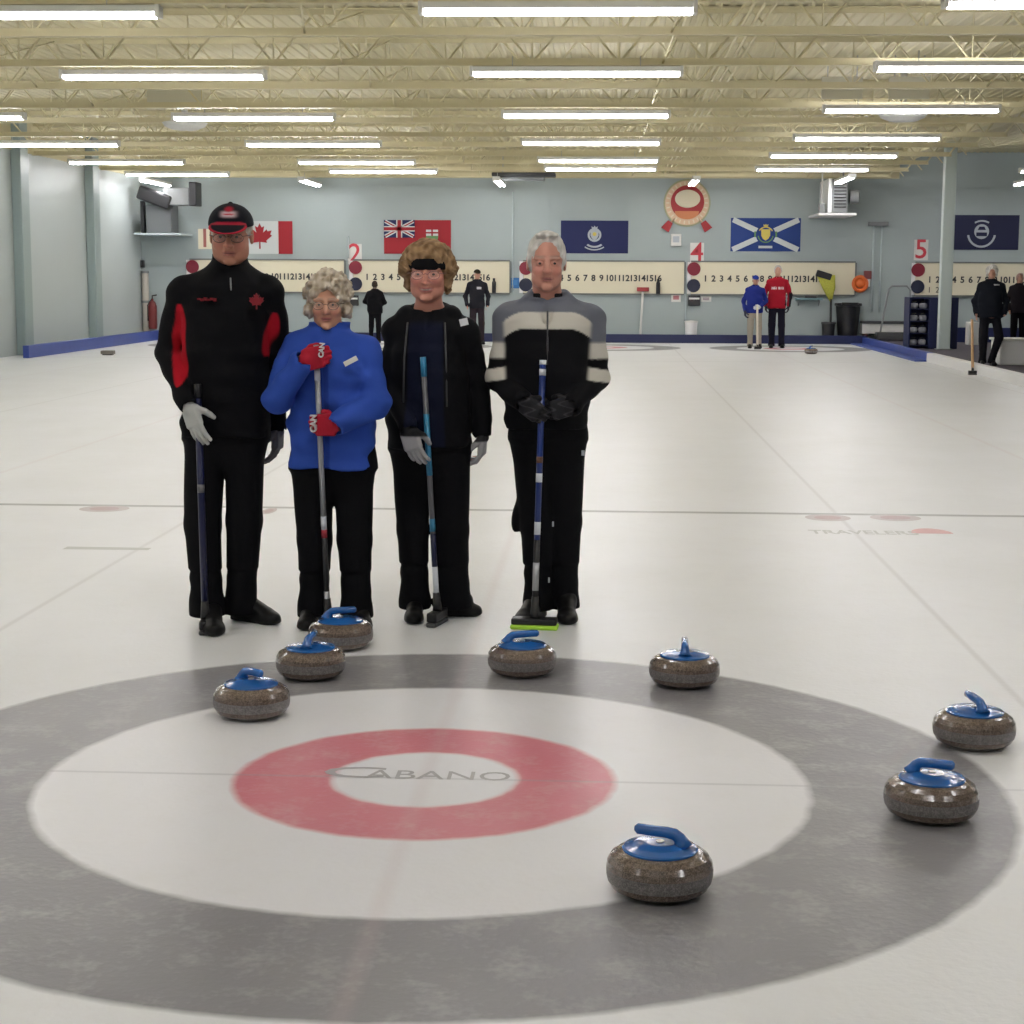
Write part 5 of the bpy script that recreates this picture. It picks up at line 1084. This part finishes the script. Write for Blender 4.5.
far('distant person in red top and dark trousers beside the one in blue', 776, 347.5, 265.5, 34.7, dict(jacket=jkred, trouser=(.012, .012, .022), glove=lambda P, J, q: solid((.02, .02, .03))(P), build=1.02), yaw=-4)
far('white-haired person in black holding a pale wooden broom on the walkway', 988, 365, 266, 25.1, dict(jacket=jk_badge((.010, .012, .018), (.55, .55, .55), .09, 1.40, .045, .012), haircol=((.55, .53, .48), (.75, .73, .68)), hair='curly', build=1.18, trouser=(.010, .010, .014)), z0=.1, yaw=-8, pose='bent_leg')
far('person in dark clothes at the right edge behind the white block', 1017, 340, 273.5, 32.5, dict(jacket=(.022, .018, .022), haircol=((.35, .2, .16), (.5, .35, .3)), hair='short', build=1.15), z0=.1, yaw=10)

# ================================================================== BROOMS
def broom(label, a, b, segs, head, cat='broom', r0=.0125):
    """a top, b foot, segs (t0, t1, material); the shaft is one mesh with its coloured sleeves"""
    a, b = Vector(a), Vector(b); O = Vector((b.x, b.y, 0)); r = empty('curling_broom', O, label, cat); L = b-a
    for nm, t0, t1, m, rr in segs: q = MB(O); q.tube([a+L*t0, a+L*t1], rr*r0, m, n=12); q.build(nm, r)
    head(r, O, a, b); return r
Msh_n = mat('shaft_navy', (.005, .008, .05), .3); Msh_b = mat('shaft_blue', (.010, .032, .18), .3); Msh_c = mat('shaft_sky_blue', (.03, .22, .40), .3); Msh_k = mat('shaft_black', (.006, .006, .008), .4); Msh_s = mat('shaft_silver', (.42, .43, .46), .3, metal=.5); Msh_w = mat('shaft_white', (.7, .74, .8), .4); Msh_r = mat('shaft_red', (.4, .02, .04), .4); Msh_g = mat('shaft_grey', (.12, .12, .135), .35)
def head_plain(w, d, h, mat_, pad=None, yaw=0., off=(0, 0, 0)):
    def f(r, O, a, b):
        rm = Matrix.Rotation(R(yaw), 3, 'Z'); c = Vector((b.x, b.y, 0))+Vector(off)
        q = MB(O); q.box(c+Vector((0, 0, .022+h/2)), (w, d, h/2), mat_, rot=rm, bev=.008); q.build('head', r)
        q = MB(O); q.box(c+Vector((0, 0, .011)), (w*1.04, d*1.08, .011), pad or M_dgrey, rot=rm, bev=.008); q.build('pad', r)
        q = MB(O); q.tube([c+Vector((0, 0, .02+h)), c+Vector((0, 0, .045+h)), b+(a-b).normalized()*.09], [.022, .02, .016], M_black, n=12); q.build('ferrule', r)
    return f
f1 = gr(203, 634); t1 = at(197.5, 384, Y1-.170); b1 = Vector((f1.x, f1.y+.05, .05))
broom('navy blue broom held upright by the tall person in the cap', t1, b1, [('shaft', 0, 1, Msh_n, 1.25), ('sticker', .42, .455, Msh_g, 1.28), ('grip', .0, .06, Msh_k, 1.3)], head_plain(.022, .085, .04, Msh_k, yaw=8))
f2 = gr(328, 628); t2 = at(316, 345, Y2-.195); b2 = Vector((f2.x, f2.y, .05)); 
broom('silver and black broom gripped by the person in the blue jacket', t2, b2, [('shaft', 0, .62, Msh_s, 1.), ('white_label', .09, .125, Msh_w, 1.06), ('white_band', .62, .67, Msh_w, 1.04), ('red_band', .67, .70, Msh_r, 1.04), ('lower_shaft', .70, 1, Msh_k, 1.), ('end_sleeve', .90, .98, Msh_s, 1.06)], head_plain(.075, .03, .03, Msh_k))
f3 = gr(436, 627); t3 = at(423, 357, Y3-.188); b3 = Vector((f3.x, f3.y+.06, .06))
broom('light blue and grey broom held by the person in the headband', t3, b3, [('shaft', 0, 1, Msh_g, 1.), ('top_sleeve', 0, .075, Msh_c, 1.1), ('mid_sleeve', .22, .46, Msh_c, 1.08), ('blue_band', .63, .68, Msh_c, 1.08), ('navy_sleeve', .69, .82, Msh_n, 1.06), ('white_sleeve', .82, .93, Msh_w, 1.05)], head_plain(.024, .085, .045, Msh_k, yaw=-14))
f4 = gr(532, 630); t4 = at(543, 360, Y4-.195); b4 = Vector((f4.x+.01, f4.y+.03, .06)); M_lime = mat('lime_pad', (.42, .72, .05), .6)
broom('blue broom with a lime yellow-green pad, held by the striped-jacket person', t4, b4, [('shaft', 0, .70, Msh_b, 1.15), ('white_tip', 0, .018, Msh_w, 1.3), ('white_ring', .035, .06, Msh_w, 1.25), ('brown_band', .375, .40, mat('band_brown', (.12, .05, .03), .4), 1.2), ('white_band', .44, .475, Msh_w, 1.2), ('second_white_band', .63, .68, Msh_w, 1.2), ('lower_shaft', .70, 1, Msh_k, 1.15), ('silver_sleeve', .79, .90, Msh_s, 1.2)], head_plain(.105, .036, .03, Msh_k, pad=M_lime, yaw=-4))
M_wood = mat('pale_wood_shaft', (.62, .38, .20), .5)
fb = Vector((6.76, 23.95, 0)); tb = at(972, 320, 24.75); 
broom('pale wooden broom held by the white-haired person on the walkway', (tb.x, 24.75, tb.z), (fb.x, fb.y, .05), [('shaft', 0, 1, M_wood, 1.9)], head_plain(.07, .05, .05, M_black))
fb = at(757, 347, 33.9); broom('pale broom held upright in front of the distant person in blue', (fb.x, 34.08, .98), (fb.x+.01, 33.9, .05), [('shaft', 0, 1, mat('pale_shaft', (.66, .6, .5), .5), 1.9)], head_plain(.07, .05, .04, M_black))
